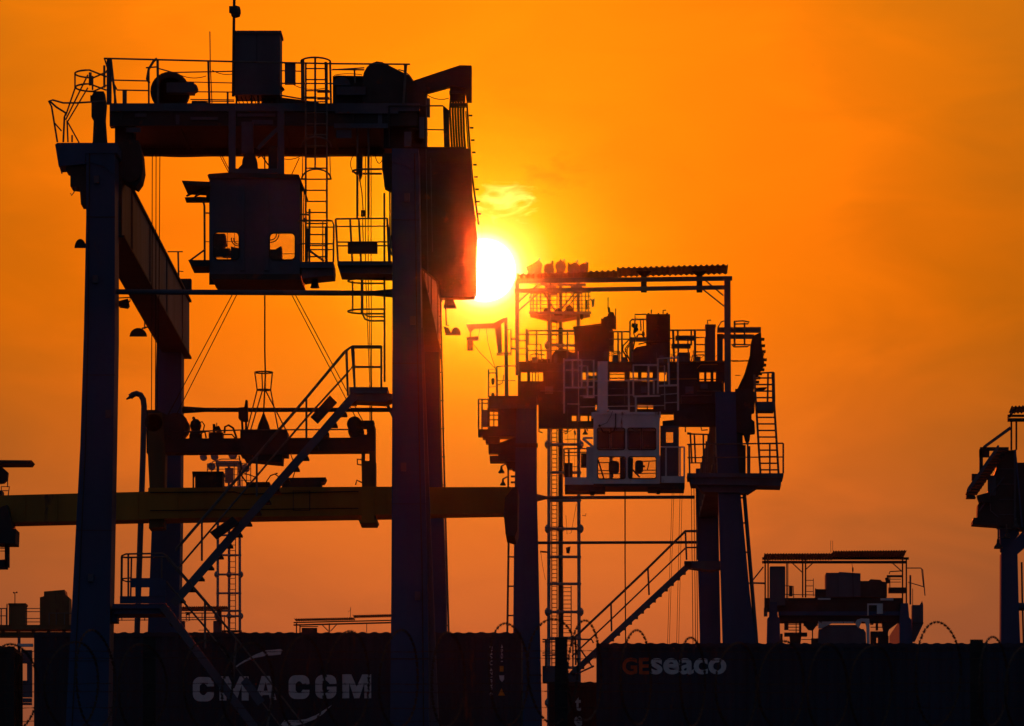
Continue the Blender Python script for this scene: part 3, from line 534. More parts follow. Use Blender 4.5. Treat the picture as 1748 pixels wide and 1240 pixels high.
# headblock frame
hb = sp.part('headblock_beam', [poly([(250, 749), (640, 747), (640, 770), (250, 773)], YP + .2, .7)], DARK)
sp.part('headblock_column', [poly([(253, 705), (276, 705), (282, 770), (280, 900), (254, 902), (256, 850), (252, 770)], YP + .15, .8)], OCHR)
sp.part('headblock_column', [box(617, 770, 621.5, 787, YP + .15, .7), box(630.5, 770, 640, 787, YP + .15, .7), poly([(617, 787), (641, 787), (641, 893), (619, 893), (618, 840)], YP + .15, .7)], OCHR)
sp.part('bracket', [tube([(618, 785), (610, 784), (610, 793), (617, 794)], YP + .2, 1.2), tube([(618, 824), (609, 820), (607, 828)], YP + .2, 1.2)], DARK)
sp.part('left_sheave_box', [poly([(250, 700), (268, 700), (312, 722), (313, 750), (250, 750)], YP + .3, .7), disc(300, 727, 22, YP + .2, .6)], DARK)
for cxx in (262, 300): sp.part('sheave', disc(cxx, 722, 15, YP + .15, .25), DARK)
cb = sp.part('centre_block', [box(410, 735, 490, 776, YP, 1.0), poly([(413, 776), (482, 776), (481, 790), (417, 784)], YP + .05, .9)], DARK)
sp.part('rope_drum', [disc(605, 724, 13, YP + .2, .7), disc(605, 736, 11, YP + .25, .6), box(612, 718, 638, 728, YP + .2, .7), box(612, 731.5, 620, 740, YP + .2, .7), box(626, 728, 640, 748, YP + .2, .7), box(612, 742, 626, 747.5, YP + .25, .7)], DARK)
sp.part('pump', [lathe(334, 730, [(3, 752), (11, 750), (11, 742), (6, 740), (8, 734), (10, 727), (8, 720), (4, 716)], YP + .4), disc(330.5, 714, 2.6, YP + .4, .1), box(324, 737, 341, 751, YP + .3, .4)], DARK)
sp.part('pump_hose', [tube([(338, 724), (345, 720), (349, 726), (347, 736), (343, 742)], YP + .4, 1.1), tube([(341, 738), (350, 738), (352, 748)], YP + .3, 1.5)], RUBR)
sp.part('valve_block', [box(357, 738, 380, 749, YP + .3, .5), box(363, 724, 367, 738, YP + .3, .2), poly([(366, 729), (374, 727), (378, 735), (369, 737)], YP + .3, .3), tube([(370, 722), (370, 732)], YP + .4, .8)], DARK)
sp.part('hydraulic_hose', [tube([(383, 740), (384, 729), (390, 726), (398, 731), (404, 748)], YP + .3, 1.8), tube([(380, 742), (396, 742), (402, 749)], YP + .4, 1.2)], RUBR)
sp.part('limit_switch_post', [poly([(407, 696), (417, 695), (419, 683), (422, 683), (423, 718), (412, 719), (407, 714)], YP + .1, .3), tube([(413, 716), (414, 734)], YP + .2, 2), tube([(420, 716), (420, 734)], YP + .2, 2)], DARK)
sp.part('deck_rail', [tube([(314, 737), (410, 734.5), (490, 734), (596, 733.5)], YP + .1, 1.2), tube([(347, 737), (357, 737), (357, 748)], YP + .1, 1.1)], RAIL)
sp.part('small_motor', [box(549, 738, 561, 749, YP + .2, .4)], DARK)
sp.part('cable_basket_cone', lathe(450, 720, [(11.5, 734), (9, 725), (4.5, 714), (1.5, 706)], YP + .4), DARK)
sp.part('cable_basket_frame', [tube(ringW(450, 636, 15, YP + .4, px(YP, 15), 0, 360, 24), YP, 1.3), tube(ringW(450.5, 666, 11.5, YP + .4, px(YP, 11), 0, 360, 24), YP, 1.2)]
       + [tube([(450 + 15 * c_, 636, YP + .4 + px(YP, 15) * s_), (450.5 + 11.5 * c_, 666, YP + .4 + px(YP, 11) * s_), (453 + q, 734, YP + .4 + s_ * .5)], YP, 1.1) for c_, s_, q in ((-1, 0, -31), (1, 0, 22), (.2, 1, 35), (-.2, -1, -25))], RAIL)
sp.part('equipment_box', [box(333, 807, 380, 834, YP + .2, .8), box(328, 805, 381, 809, YP + .15, .9), tube([(330, 808), (330, 833)], YP + .2, 1.5)], DARK)
sp.part('equipment_box', [poly([(481, 816), (556, 815), (552, 823), (548, 823), (548, 832), (481, 832)], YP + .2, .8), box(420, 823, 460, 833, YP + .3, .6)], DARK)
sp.part('loose_hose', [tube([(458, 832), (455, 822), (462, 812), (474, 808)], YP + .2, 1.1), tube([(470, 810), (486, 822)], YP + .2, 1), tube([(500, 816), (505, 800), (496, 775)], YP + .2, .9), tube([(408, 778), (412, 800), (407, 818)], YP - .1, 1.1), tube([(408, 806), (425, 830)], YP, 1.3), tube([(411, 806), (440, 816)], YP, .9), tube([(300, 776), (330, 777), (414, 774)], YP + .5, .6), tube([(500, 775), (540, 773), (612, 771)], YP + .5, .6)], RUBR)
sp.part('hoist_cable', tube([(452, 470), (452, 600), (453, 640), (450, 706)], YP + .4, 1.3, 6), ROPE)
for q in ((424, 452, 278, 725), (430, 452, 290, 730), (478, 465, 612, 722), (482, 462, 621, 722)):
    sp.part('hoist_rope', tube([q[:2], q[2:]], YP + .6, .8, 5), ROPE)

# ================================================================== SECOND CRANE: portal frame with roof
Y2, Y2B = 215.0, 238.5
c2 = Thing('gantry_crane', 'middle-distance gantry crane with a long corrugated roof over its machinery deck', 'crane', base(1070, Y2), 'gantry cranes in the yard')
leg(c2, [(882, 676), (916, 676), (916, 830), (920, 1013), (925, 1240), (932, gy(Y2)), (868, gy(Y2)), (876, 1080), (878, 860)], Y2, 1.0, BLUE)
c2.part('splice_seam', box(880, 757, 918, 764, Y2 - .05, .1), DARK)
c2.part('splice_seam', box(894, 1152, 925, 1153.5, Y2 - .02, .05), DARK)
leg(c2, [(1221, 669), (1256, 669), (1258, 757), (1264, 840), (1280, 1013), (1290, 1094), (1310, gy(Y2)), (1250, gy(Y2)), (1234, 1094), (1226, 835), (1223, 757)], Y2, 1.0, BLUE)
leg(c2, [(1188, 800), (1224, 800), (1226, 860), (1230, 1084), (1240, gy(Y2B)), (1200, gy(Y2B)), (1195, 1084), (1189, 860)], Y2B, .9, BLUE)
leg(c2, [(885, 800), (912, 800), (912, 860), (914, 1084), (916, gy(Y2B)), (880, gy(Y2B)), (882, 1084), (884, 860)], Y2B, .9, BLUE)
c2.part('diagonal_strut', [tube([(1270, 838), (1290, 1080), (1302, 1250)], Y2 + .3, 3.6, 8)] , GREY)
for yy in (850, 893, 943, 996): c2.part('standoff', tube([(1262 + (yy - 850) * .075, yy), (1274 + (yy - 850) * .08, yy)], Y2 + .3, 1.5), RAIL)
lg2 = c2.part('leg_ladder', [tube([(868.5, 905), (866, 1080), (863, 1240)], Y2 + .3, 1.8)], RAIL)
for yy in (951, 1001, 1051): c2.part('standoff', tube([(868, yy), (879, yy)], Y2 + .3, 1.3), RAIL, lg2)
def g2(xf0, xf1, xb0, xb1):
    return c2.part('girder', loft([(xf0, 690), (xf1, 690), (xf1, 775), (xf0, 775)], Y2 + 1, [(xb0, 812), (xb1, 812), (xb1, 888), (xb0, 888)], Y2B + 1), GIRD)
gr = g2(1222, 1256, 1192, 1222)
for k in range(9):
    a = (k + .6) / 9.6; xx = 1222 + (1192 - 1222) * a; Yk = Y2 + 1 + 23.5 * a
    # web stiffeners on the inner face, set along the true girder line
    p0 = W(1222, 692, Y2 + 1).lerp(W(1192, 814, Y2B + 1), a); p1 = W(1222, 773, Y2 + 1).lerp(W(1192, 886, Y2B + 1), a)
    c2.part('stiffener', boxW((p0.x - .05, Yk, p1.z), (p0.x + .01, Yk + .08, p0.z)), GIRD, gr)
g2(884, 914, 887, 912)
c2.part('tie_pipe', [tube([(918, 850), (928, 850), (1186, 849)], Y2 + .4, 3.0, 8), tube([(912, 850), (932, 850)], Y2 + .4, 8, 8, 3)], GREY)
c2.part('tie_pipe', tube([(912, 927), (1200, 926)], Y2B + .4, 2.6, 8), GREY)
# heads of the legs
c2.part('leg_head', [box(834.5, 676, 916, 697, Y2 - .1, 1.2), box(850, 697, 884, 728, Y2, 1.1), box(832, 697, 836, 728, Y2, .3), box(834.5, 728, 884, 745, Y2, 1.0), box(842, 697, 844, 728, Y2 + .5, .1), box(836, 708, 850, 709.5, Y2 + .5, .1), box(836, 716, 850, 717.5, Y2 + .5, .1)], DARK)
c2.part('stepped_bracket', [box(816, 733, 853, 744, Y2 + .1, .6), poly([(824, 744), (853, 744), (853, 757), (829, 757), (829, 749), (824, 749)], Y2 + .1, .5), box(834, 757, 855, 774, Y2 + .2, .5), box(836, 778, 882, 787, Y2 + .1, .9), poly([(850, 757), (884, 745), (884, 800), (866, 800), (862, 788), (850, 776)], Y2 + .3, .6), box(866, 800, 869, 833, Y2 + .2, .2), box(875, 800, 882, 804, Y2 + .2, .3), box(872, 812, 882, 814, Y2 + .2, .3), box(872, 822, 882, 824, Y2 + .2, .3)], DARK)
c2.bell(856, 808, 11, Y2 + .2, (865, 791)); c2.bell(858.5, 829, 10, Y2 + .2, (866, 814))
c2.rail([(817, 682), (834, 682), (834, 682)], [(817, 733), (834, 733), (834, 733)], [0, .35, 1], Y2 + .1, (.13,), 1.3)
c2.part('junction_box', box(821.5, 700, 832, 728, Y2 - .1, .3), GREY)
c2.part('guard_rail', [tube([(834, 678), (834, 631), (847, 631), (848, 678)], Y2 + .1, 1.3), tube([(834, 637), (847, 637)], Y2 + .1, .9), tube([(848, 626), (862, 625), (882, 625)], Y2 + .1, 1), tube([(848, 626), (849, 676)], Y2 + .1, 1.4), tube([(835, 661), (847, 660)], Y2, .6), tube([(848, 650), (880, 650)], Y2 + .1, .6), tube([(860, 640), (858, 654), (852, 657), (848, 656)], Y2 + .2, .8)], RAIL)
for yy in (651, 676): c2.part('insulator', [lathe(841.5, yy, [(2, yy - 5), (3, yy - 2), (2.5, yy + 3), (1.5, yy + 6)], Y2 + .2)], DARK)
# hoist davit at the left corner
dv = c2.part('davit_post', [poly([(861, 543), (866, 542), (868, 676), (861.5, 676)], Y2 + .5, .16)], GREY)
c2.part('davit_arm', [poly([(795.5, 554), (843, 552), (860, 543), (863, 548), (848, 558), (846, 560), (809, 561), (803, 568), (801, 566)], Y2 + .5, .14), poly([(844, 552), (855, 547), (857, 600), (850, 602)], Y2 + .5, .2)], GREY, dv)
c2.part('davit_frame', [tube([(866, 563), (872, 563), (872.5, 606), (848, 606), (848, 603), (872, 603)], Y2 + .5, 1.2), tube([(872, 579), (882, 579)], Y2 + .5, 1.6), tube([(872, 595), (882, 596)], Y2 + .5, 1.8)], GREY, dv)
c2.part('hoist_motor', [poly([(796.5, 576), (816.5, 574), (817, 578), (815, 580.5), (797, 581)], Y2 + .45, .25), lathe(802.5, 590, [(4.6, 581), (5, 585), (4.8, 598.5)], Y2 + .55), tube([(803, 566), (803, 576)], Y2 + .55, 1.2)], DARK, dv)
c2.part('loose_cable', [tube([(830, 561), (833, 585), (840, 612), (846, 630)], Y2 + .5, .6, 4), tube([(807, 586), (820, 603), (833, 616), (846, 630)], Y2 + .5, .6, 4), tube([(819, 561), (817, 574)], Y2 + .5, .5, 4)], RUBR, dv)
# roof over the machinery: posts, beams, corrugated sheets seen from below
YR = Y2 + .2
for xa, yt in ((879, 480), (1236, 474)):
    c2.part('roof_post', poly([(xa, yt), (xa + (7 if xa < 1000 else 11), yt), (xa + (7 if xa < 1000 else 12), 640 if xa < 1000 else 672), (xa + 1, 640 if xa < 1000 else 672)], YR, .2), GREY)
c2.part('roof_beam', poly([(881, 476), (1250, 471.5), (1250, 478.5), (881, 483.5)], YR - .02, .16), GREY)
c2.part('roof_beam', poly([(878, 493), (1246, 487), (1246, 493.5), (878, 499.5)], YR - .02, .16), GREY)
def corrugated(t, x0, y0, x1, y1, Y, D, n, drop, m=ROOFM, amp=2.2):
    """roof sheet whose waves run away from the viewer; drop = fall in px towards the back"""
    top = []; bot = []; k = n * 4
    for i in range(k + 1):
        f = i / k; ph = i % 4; dy = -amp if ph in (0, 1) else 0
        p = W(x0 + (x1 - x0) * f, y0 + (y1 - y0) * f + dy, Y); top.append(p); bot.append(p - Vector((0, 0, .02)))
    v = top + bot; m_ = k + 1
    sh = Vector((0, D, -px(Y, drop))); v = v + [p + sh for p in v]
    f = []
    for i in range(k):
        f += [(i, i + 1, i + 1 + 2 * m_, i + 2 * m_), (i + m_, i + m_ + 2 * m_, i + 1 + 3 * m_, i + 1 + m_), (i, i + m_, i + m_ + 1, i + 1), (i + 2 * m_, i + 1 + 2 * m_, i + 1 + 3 * m_, i + 3 * m_)]
    return t.part('roof_sheet', (v, f), m)
corrugated(c2, 882, 469, 1056, 463, YR - .2, 1.6, 18, 4)
corrugated(c2, 1053, 458.5, 1243, 453, YR - .3, 1.7, 20, 3)
for xa in (1094, 1189): c2.part('roof_hanger', [box(xa, 466, xa + 10, 499, YR + .05, .12), poly([(xa - 8, 463), (xa + 18, 463), (xa + 11, 470), (xa - 1, 470)], YR + .05, .12)], DARK)
for q in ((1203, 478, 1235, 505), (1197, 492, 1236, 523), (917, 487, 885, 516), (921, 499, 885, 531)): c2.part('roof_brace', tube([q[:2], q[2:]], YR + .1, 1.2), RAIL)
# right-hand side: landing, inclined ladder, cable arm
lp = c2.part('landing', [poly([(1173, 808), (1338, 808), (1337, 815), (1174, 815)], Y2 - .4, 1.6), poly([(1177, 815), (1334, 815), (1333, 830), (1180, 827)], Y2 - .3, 1.4), poly([(1188, 827), (1300, 827), (1277, 842), (1200, 840)], Y2 - .1, .8)], GREY)
c2.rail([(1173, 759), (1337, 757), (1337, 757)], [(1174, 808), (1337, 808), (1337, 808)], [.02, .28, .63, .86, 1], Y2 - .35, (.46,), 1.3)
c2.rail([(1175, 741), (1209, 742)], [(1178, 791), (1209, 791)], [.1, .3, .75, 1], Y2 + .2, (.99,), 1.3)
c2.part('stub_rail', [tube([(1173, 740), (1180, 741)], Y2 - .3, 2), tube([(1279, 762), (1279, 808)], Y2 + .5, 2)], RAIL)
c2.ladder(1313.5, 808, 1303, 640, 31, Y2 - .05, 10.8, 1.9)
c2.part('landing', [poly([(1291, 686), (1321, 686), (1321, 701), (1293, 701)], Y2 - .1, .9)], GREY)
c2.rail([(1299, 637), (1321, 636)], [(1296, 686), (1322, 686)], [.55, .9, 1], Y2 - .05, (), 1.4)
c2.part('cable_arm', [poly([(1224.5, 559), (1299, 558.5), (1299, 567), (1224, 567)], Y2 + .4, .25), box(1224, 571, 1287, 577.5, Y2 + .4, .25), box(1224, 570, 1234, 617, Y2 + .4, .4)], GREY)
c2.part('safety_cage', [tube([(1253, 549), (1268, 548), (1279, 550), (1277, 553), (1253, 553.5)], Y2 + .3, 1.2), tube([(1251, 588), (1281, 589), (1276, 592), (1253, 592.5), (1249, 588)], Y2 + .3, 1.2), tube([(1254, 549), (1254, 591)], Y2 + .3, 1.7), tube([(1271, 551), (1271, 590)], Y2 + .3, 1.5)], RAIL)
chain = [(1285, 574), (1299, 567), (1300.5, 592), (1303, 607), (1305, 624), (1300.5, 630), (1295, 641), (1289, 651), (1286, 669), (1258, 666), (1271, 638), (1280, 607), (1281, 589)]
c2.part('cable_chain', [poly(chain, Y2 + .35, .3)] + [box(x, y, x + 7, y + 3, Y2 + .3, .35) for x, y in ((1298, 577), (1299, 588), (1300, 598), (1302, 612), (1301, 621), (1298, 629), (1294, 636), (1291, 643), (1289, 650))] + [tube([(1304, 603), (1300, 617)], Y2 + .3, 1)] + [tube([(1264 + 5 * k, 666), (1283 + 2 * k, 606)], Y2 + .3, 1) for k in range(3)], RUBR)
c2.part('side_machinery', [poly([(1255, 664), (1284, 664), (1289, 672), (1288, 702), (1283, 704), (1283, 716), (1288, 720), (1289, 738), (1281, 739), (1280, 750), (1276, 757), (1272, 748), (1270, 740), (1256, 738)], Y2 + .3, .7), box(1256, 738, 1268, 808, Y2 + .4, .4), box(1268, 760, 1273, 808, Y2 + .5, .15)], DARK)
c2.part('small_platform', [poly([(1291, 662), (1309, 661), (1303, 666), (1291, 666)], Y2 + .2, .4)], DARK)
# stair down from the landing on the right-hand rear leg
YS2 = Y2 + .3
c2.part('stair_platform', [poly([(1168, 958), (1232, 958), (1230, 970), (1215, 974), (1170, 968)], YS2, .9)], GREY)
c2.stair(1176, 958, 972, 1148, 10, YS2, .8, 20)
for dY, o_ in ((0, 0), (.85, 2)):
    c2.rail([(1190, 906 + o_), (1170, 906 + o_), (1106, 969 + o_), (1043, 1029 + o_), (976, 1092 + o_)], [(1190, 956), (1172, 956), (1108, 1016), (1044, 1078), (976, 1142)], [0, 1, 2, 3, 3.9], YS2 + dY, (.57,), 1.3, rp=1.5)
c2.part('stair_landing', [box(926, 1149, 990, 1164, YS2, .9), tube([(982, 1152), (1014, 1137)], YS2 - .1, 1.5), poly([(926, 1137), (948, 1137), (948, 1149), (926, 1149)], YS2 + .1, .3)], GREY)
c2.part('guard_rail', [tube([(926, 1092), (948, 1092), (948, 1096), (926, 1096)], YS2, 1.2), tube([(926, 1115), (948, 1115), (948, 1119), (926, 1119)], YS2, 1), tube([(932, 1092), (932, 1140)], YS2, 2), tube([(955, 1091), (1010, 1092), (1013, 1098)], YS2, 1.4), tube([(978, 1092), (978, 1150)], YS2, 1.3), tube([(985, 1100), (1012, 1140)], YS2 + .3, 1.3)], RAIL)
for xa in (1147.5, 1150.5, 1161, 1164.5): c2.part('rope', tube([(xa, 836), (xa - 8 if xa < 1155 else xa - 6, 1100)], Y2 + 8, .55, 4), ROPE)
for xa in (1180, 1184.5, 1188): c2.part('rope', tube([(xa, 830), (xa + 3, 1100)], Y2 + 9, .8, 4), ROPE)

# ================================================================== SECOND CRANE: trolley with its cab
T2 = Y2 + 1.2
t2 = Thing('crane_trolley', 'cluttered hoist trolley with a pale grey cab hung under the roofed middle crane', 'trolley', base(1070, T2) + Vector((0, 0, 18)))
t2.part('deck_beam', [box(884, 619, 1238, 634, T2, .4), box(884, 617.5, 1238, 621, T2 - .05, 2.2)], DARK)
t2.part('lower_beam', [box(884, 651, 1236, 689, T2, .5), box(919, 689, 976, 730, T2, .45), box(976, 689, 1013, 708, T2, .45), box(976, 719, 1013, 730, T2, .45), box(984, 707, 991, 720, T2 + .05, .3), box(1003, 707, 1006, 720, T2 + .05, .3), box(1009, 707, 1013, 720, T2 + .05, .3), box(1013, 700, 1222, 706, T2 + .1, .4), poly([(1150, 700), (1222, 700), (1222, 727), (1131, 727), (1131, 719), (1150, 717)], T2, .45), box(1160, 689, 1222, 702, T2 + .1, .4)], DARK)
for a, b in ((884, 889), (900, 905), (927, 994), (1000, 1003), (1018, 1041), (1066, 1075), (1089, 1095), (1104, 1109), (1114, 1125), (1138, 1194), (1202, 1206), (1213, 1218), (1222, 1237)):
    t2.part('web_post', box(a, 633, b, 652, T2 + .05, .35), DARK)
for a in (908, 913.5, 918): t2.part('web_post', box(a, 636, a + 1.5, 655, T2 + .2, .1), DARK)
t2.part('cross_pipe', [tube([(1000, 646), (1125, 646)], T2 + .3, 1.2), tube([(1190, 648), (1222, 648)], T2 + .3, 1), tube([(900, 652), (930, 652)], T2 + .3, 1), tube([(1040, 639), (1068, 639)], T2 + .3, .9), tube([(994, 650), (1020, 649)], T2 + .4, 1.6), poly([(1000, 640), (1010, 642), (1018, 641), (1018, 645), (1002, 647)], T2 + .3, .2)], DARK)
t2.part('grille', [box(1088, 690 + 4.2 * k, 1115, 691.6 + 4.2 * k, T2 + .3, .08) for k in range(4)] + [box(1104, 689, 1106, 706, T2 + .3, .1)], DARK)
t2.part('machine_block', [box(1013, 689, 1016, 702, T2 + .05, .4), box(1019, 689, 1088, 704, T2 + .05, .4), box(1115, 689, 1162, 704, T2 + .05, .4)], DARK)
t2.part('cable_reel', [disc(960, 615, 19.5, T2 + .2, .2, 24), disc(960, 615, 19.5, T2 + .8, .2, 24), disc(960, 615, 13, T2 + .2, .8), poly([(900, 617), (912, 614), (940, 613), (945, 620), (900, 620)], T2 + .2, .6)], DARK)
t2.part('engine_house', [poly([(980, 559), (1026, 554), (1026, 544), (1038, 544), (1040, 555), (1048, 567), (1048, 590), (1040, 591), (1040, 619), (966, 619), (966, 602), (981, 602)], T2 + .4, 1.5), poly([(978.5, 560.5), (1027, 555), (1027, 552.5), (978.5, 558)], T2 + .3, 1.7)], DARK)
t2.part('exhaust_silencer', [poly([(1030, 558), (1030, 542), (1037, 540), (1038, 536), (1041, 533), (1047, 533), (1050, 541), (1050, 560)], T2 + .5, .5), tube([(1051, 527), (1051, 563)], T2 + .5, 1), tube([(1038, 508), (1038, 527), (1040, 533)], T2 + .5, .8), poly([(1037, 525), (1041, 525), (1042, 533), (1038, 533)], T2 + .5, .2)], DARK)
t2.rail([(900, 565), (981, 564)], [(899, 619), (981, 619)], [0, .2, .5, .85], T2 - .05, (.12, .62), 1.3)
t2.part('guard_rail', [tube([(902, 566), (902, 588), (923, 588), (925, 617)], T2, 1.3), tube([(886, 571), (899, 571)], T2, 1.1), tube([(886, 581.5), (899, 581.5)], T2, 1.3), tube([(886, 595), (899, 595)], T2, .8), tube([(886, 605), (899, 605)], T2, .7), tube([(899, 562), (899, 620)], T2, 2)], RAIL)
t2.rail([(1040, 566.5), (1076, 566.5)], [(1040, 618), (1076, 618)], [.42, .6], T2, (.25,), 1.3)
t2.part('guard_rail', [tube([(1047, 591), (1047, 603), (1061, 603)], T2, 1.1), tube([(1062, 580), (1062, 618)], T2, 1.3)], RAIL)
t2.part('hose_frame', [tube([(1075.5, 618), (1075.5, 549), (1079, 545.5), (1103, 545.5)], T2, 1.4), tube([(1084, 546), (1084, 537), (1103, 536.7)], T2, 1.2), tube([(1094, 546), (1094, 565)], T2, 1.2), tube([(1098, 545), (1099, 580)], T2 + .1, 1), tube([(1084, 546), (1084, 560)], T2, 1.4), box(1076, 576, 1104, 582, T2, .3), box(1076, 580, 1081, 618, T2, .2)], RAIL)
t2.part('valve_manifold', [poly([(1079, 552), (1089, 553), (1088, 559), (1090, 562), (1084, 568), (1081, 566), (1082, 559), (1078, 556)], T2 + .1, .3), poly([(1096, 566), (1100, 566), (1101, 572), (1096, 573)], T2 + .1, .2)], DARK)
t2.part('hydraulic_hose', [tube([(1074, 580), (1064, 590), (1063, 598), (1072, 617)], T2 - .1, 1.1), tube([(1076, 584), (1067, 596), (1075, 616)], T2 - .1, 1.1), tube([(1074, 590), (1066, 603), (1073, 612)], T2 + .1, 1), tube([(1081, 568), (1085, 577)], T2, .9), tube([(1087, 576), (1090, 571), (1096, 571), (1100, 577)], T2, 1.5), tube([(1084, 580), (1082, 590), (1080, 600)], T2, 1.2), tube([(1090, 588), (1102, 585), (1112, 588)], T2 + .1, 1.1)], RUBR)
t2.part('switch_cabinet', [box(1103, 536.5, 1144, 582, T2 + .3, .9), poly([(1103, 582), (1144, 582), (1144, 586), (1103, 586)], T2 + .5, .6)], DARK)
t2.part('cabinet_fitting', [disc(1107, 536.5, 2, T2 + .5, .1, 10), disc(1124, 536, 1.5, T2 + .5, .1, 10), disc(1139, 536, 2, T2 + .5, .1, 10)], DARK)
t2.part('winch_housing', [poly([(1086, 593), (1128, 585.6), (1144, 584), (1144, 620), (1079, 620), (1079, 600)], T2 + .2, 1.1)], DARK)
t2.rail([(1144, 564), (1206, 563.7)], [(1146, 618), (1206, 618)], [.08, .68], T2 - .05, (), 1.4, rp=2)
t2.part('guard_rail', [tube([(1157, 565), (1158, 603)], T2, 1.6), tube([(1180, 565), (1180, 590)], T2, 1.5), tube([(1174, 578), (1175, 603)], T2, 1.2), tube([(1186, 576.5), (1204, 576.5), (1204, 601), (1186, 601)], T2, 1.3), tube([(1186, 588.5), (1206, 588.5)], T2, 1.1), tube([(1144, 578), (1152, 578)], T2, 1.2)], RAIL)
t2.part('battery_shelf', box(1153, 573, 1186, 579, T2 + .1, .5), GREY); t2.part('battery_shelf', box(1146, 587, 1179, 592.5, T2 + .1, .5), GREY)
t2.part('small_cabinet', [box(1156, 602, 1178, 619, T2 + .2, .5)], GREY)
t2.part('tall_cabinet', [box(1204.5, 556, 1221, 619, T2 + .1, .5), box(1203.5, 554, 1222, 558, T2 + .05, .6)], GREY)
t2.part('thin_rail', [tube([(1178, 617.5), (1260, 616)], T2 - .2, .9), tube([(1190, 629), (1196, 623), (1225, 622.5)], T2 - .2, .7), tube([(1255, 641), (1264, 641)], T2, .7), tube([(1138, 647.5), (1190, 647)], T2 - .2, .8), tube([(1250, 617), (1285, 616)], T2, 1.1)], YEL)
for q in ([(905, 617), (905, 606), (915, 604), (930, 606)], [(934, 619), (934, 600), (946, 598)], [(1041, 600), (1058, 600), (1058, 619)], [(1110, 617), (1110, 626), (1136, 626), (1136, 640)], [(1146, 619), (1146, 608), (1156, 608)], [(1180, 617), (1182, 607), (1202, 606)], [(922, 668), (960, 668), (960, 690)], [(1190, 668), (1230, 668)], [(1163, 690), (1163, 676), (1215, 675)], [(1040, 664), (1066, 664), (1066, 690)],
          [(920, 731), (920, 737), (926, 739)], [(940, 730), (942, 736)], [(968, 730), (969, 739), (964, 741)], [(1002, 730), (1003, 736)], [(1135, 727), (1136, 734), (1142, 735)], [(1170, 727), (1170, 738)], [(1196, 727), (1198, 735), (1208, 734)], [(1225, 560), (1231, 550), (1236, 548)], [(1208, 554), (1208, 547), (1214, 547)], [(1112, 536), (1112, 529)], [(1132, 536), (1132, 530), (1137, 530)]):
    t2.part('pipe', tube(q, T2 - .12, 1.1, 5), RAIL)
for q in ((1031, 600, 1037, 612), (1046, 606, 1054, 619), (1060, 610, 1070, 619), (1125, 607, 1133, 619), (1188, 609, 1196, 619), (908, 610, 918, 619), (945, 604, 951, 619), (1170, 660, 1184, 672), (1196, 655, 1208, 664), (930, 660, 944, 672), (1094, 660, 1104, 670)): t2.part('fitting_box', box(*q, T2 - .1, .35), GREY)
rs = random.Random(4)
for k in range(16):
    xx = 905 + k * 20 + rs.uniform(-6, 6); t2.part('stanchion', tube([(xx, 619), (xx + rs.uniform(-1, 1), rs.uniform(585, 606))], T2 + rs.uniform(.1, 1.8), .8, 5), RAIL)
for k in range(14):
    x0 = 900 + rs.uniform(0, 300); w = rs.uniform(14, 34); d = rs.uniform(5, 14); y0 = rs.choice((600, 606, 612, 731, 729))
    t2.part('sagging_cable', tube([(x0 + w * i / 6, y0 + d * math.sin(math.pi * i / 6) * (1 if y0 > 700 else .7)) for i in range(7)], T2 + rs.uniform(0, .5), .55, 4), RUBR)
# pale painted guard rails in front of the machinery
YG = T2 - .5
def pale(*pl, r=1.5): return t2.part('pale_guard_rail', [tube(p, YG, r) for p in pl], LIGHT)
pale([(962.7, 612), (963, 706)], [(962.7, 615), (993, 615)], [(977, 615), (977.5, 662)], [(963, 662), (1000, 662)], r=1.5)
pale([(993, 662), (993, 615), (1013.5, 615), (1013.5, 678)], [(988, 625), (1003, 625), (1003, 678)], [(1003, 661), (1013, 661)], [(996, 678.5), (1015, 678.5)])
pale([(1157, 608), (1157.5, 701)], [(1123, 672), (1123, 612.6), (1157, 611)], [(1141, 613), (1142, 658)], [(1125, 659), (1156, 658)], r=1.6)
pale([(1081, 676), (1081, 623.5), (1123, 623.5)], [(1107, 624), (1107, 677)], [(1068, 650), (1123, 648)], [(1081, 677), (1127, 676)], [(1073, 650), (1073.5, 704)], [(1085, 677), (1085.5, 704)], [(1116, 650), (1116, 673)])
t2.part('thin_pale_rail', [tube(p, YG, .7) for p in ([(990, 651), (1075, 650)], [(990, 676), (1080, 674.5)], [(990, 695), (1134, 692.5)], [(1134, 624), (1135, 700)], [(1128, 674), (1156, 672)], [(1134, 688), (1156, 687)], [(966, 632), (992, 632)], [(968, 690), (990, 690)], [(987, 600), (988, 720)])], LIGHT)
t2.part('pale_column', [box(1020, 617, 1037.5, 698, YG, .25), box(1018, 698, 1040, 701, YG - .02, .3)], LIGHT)
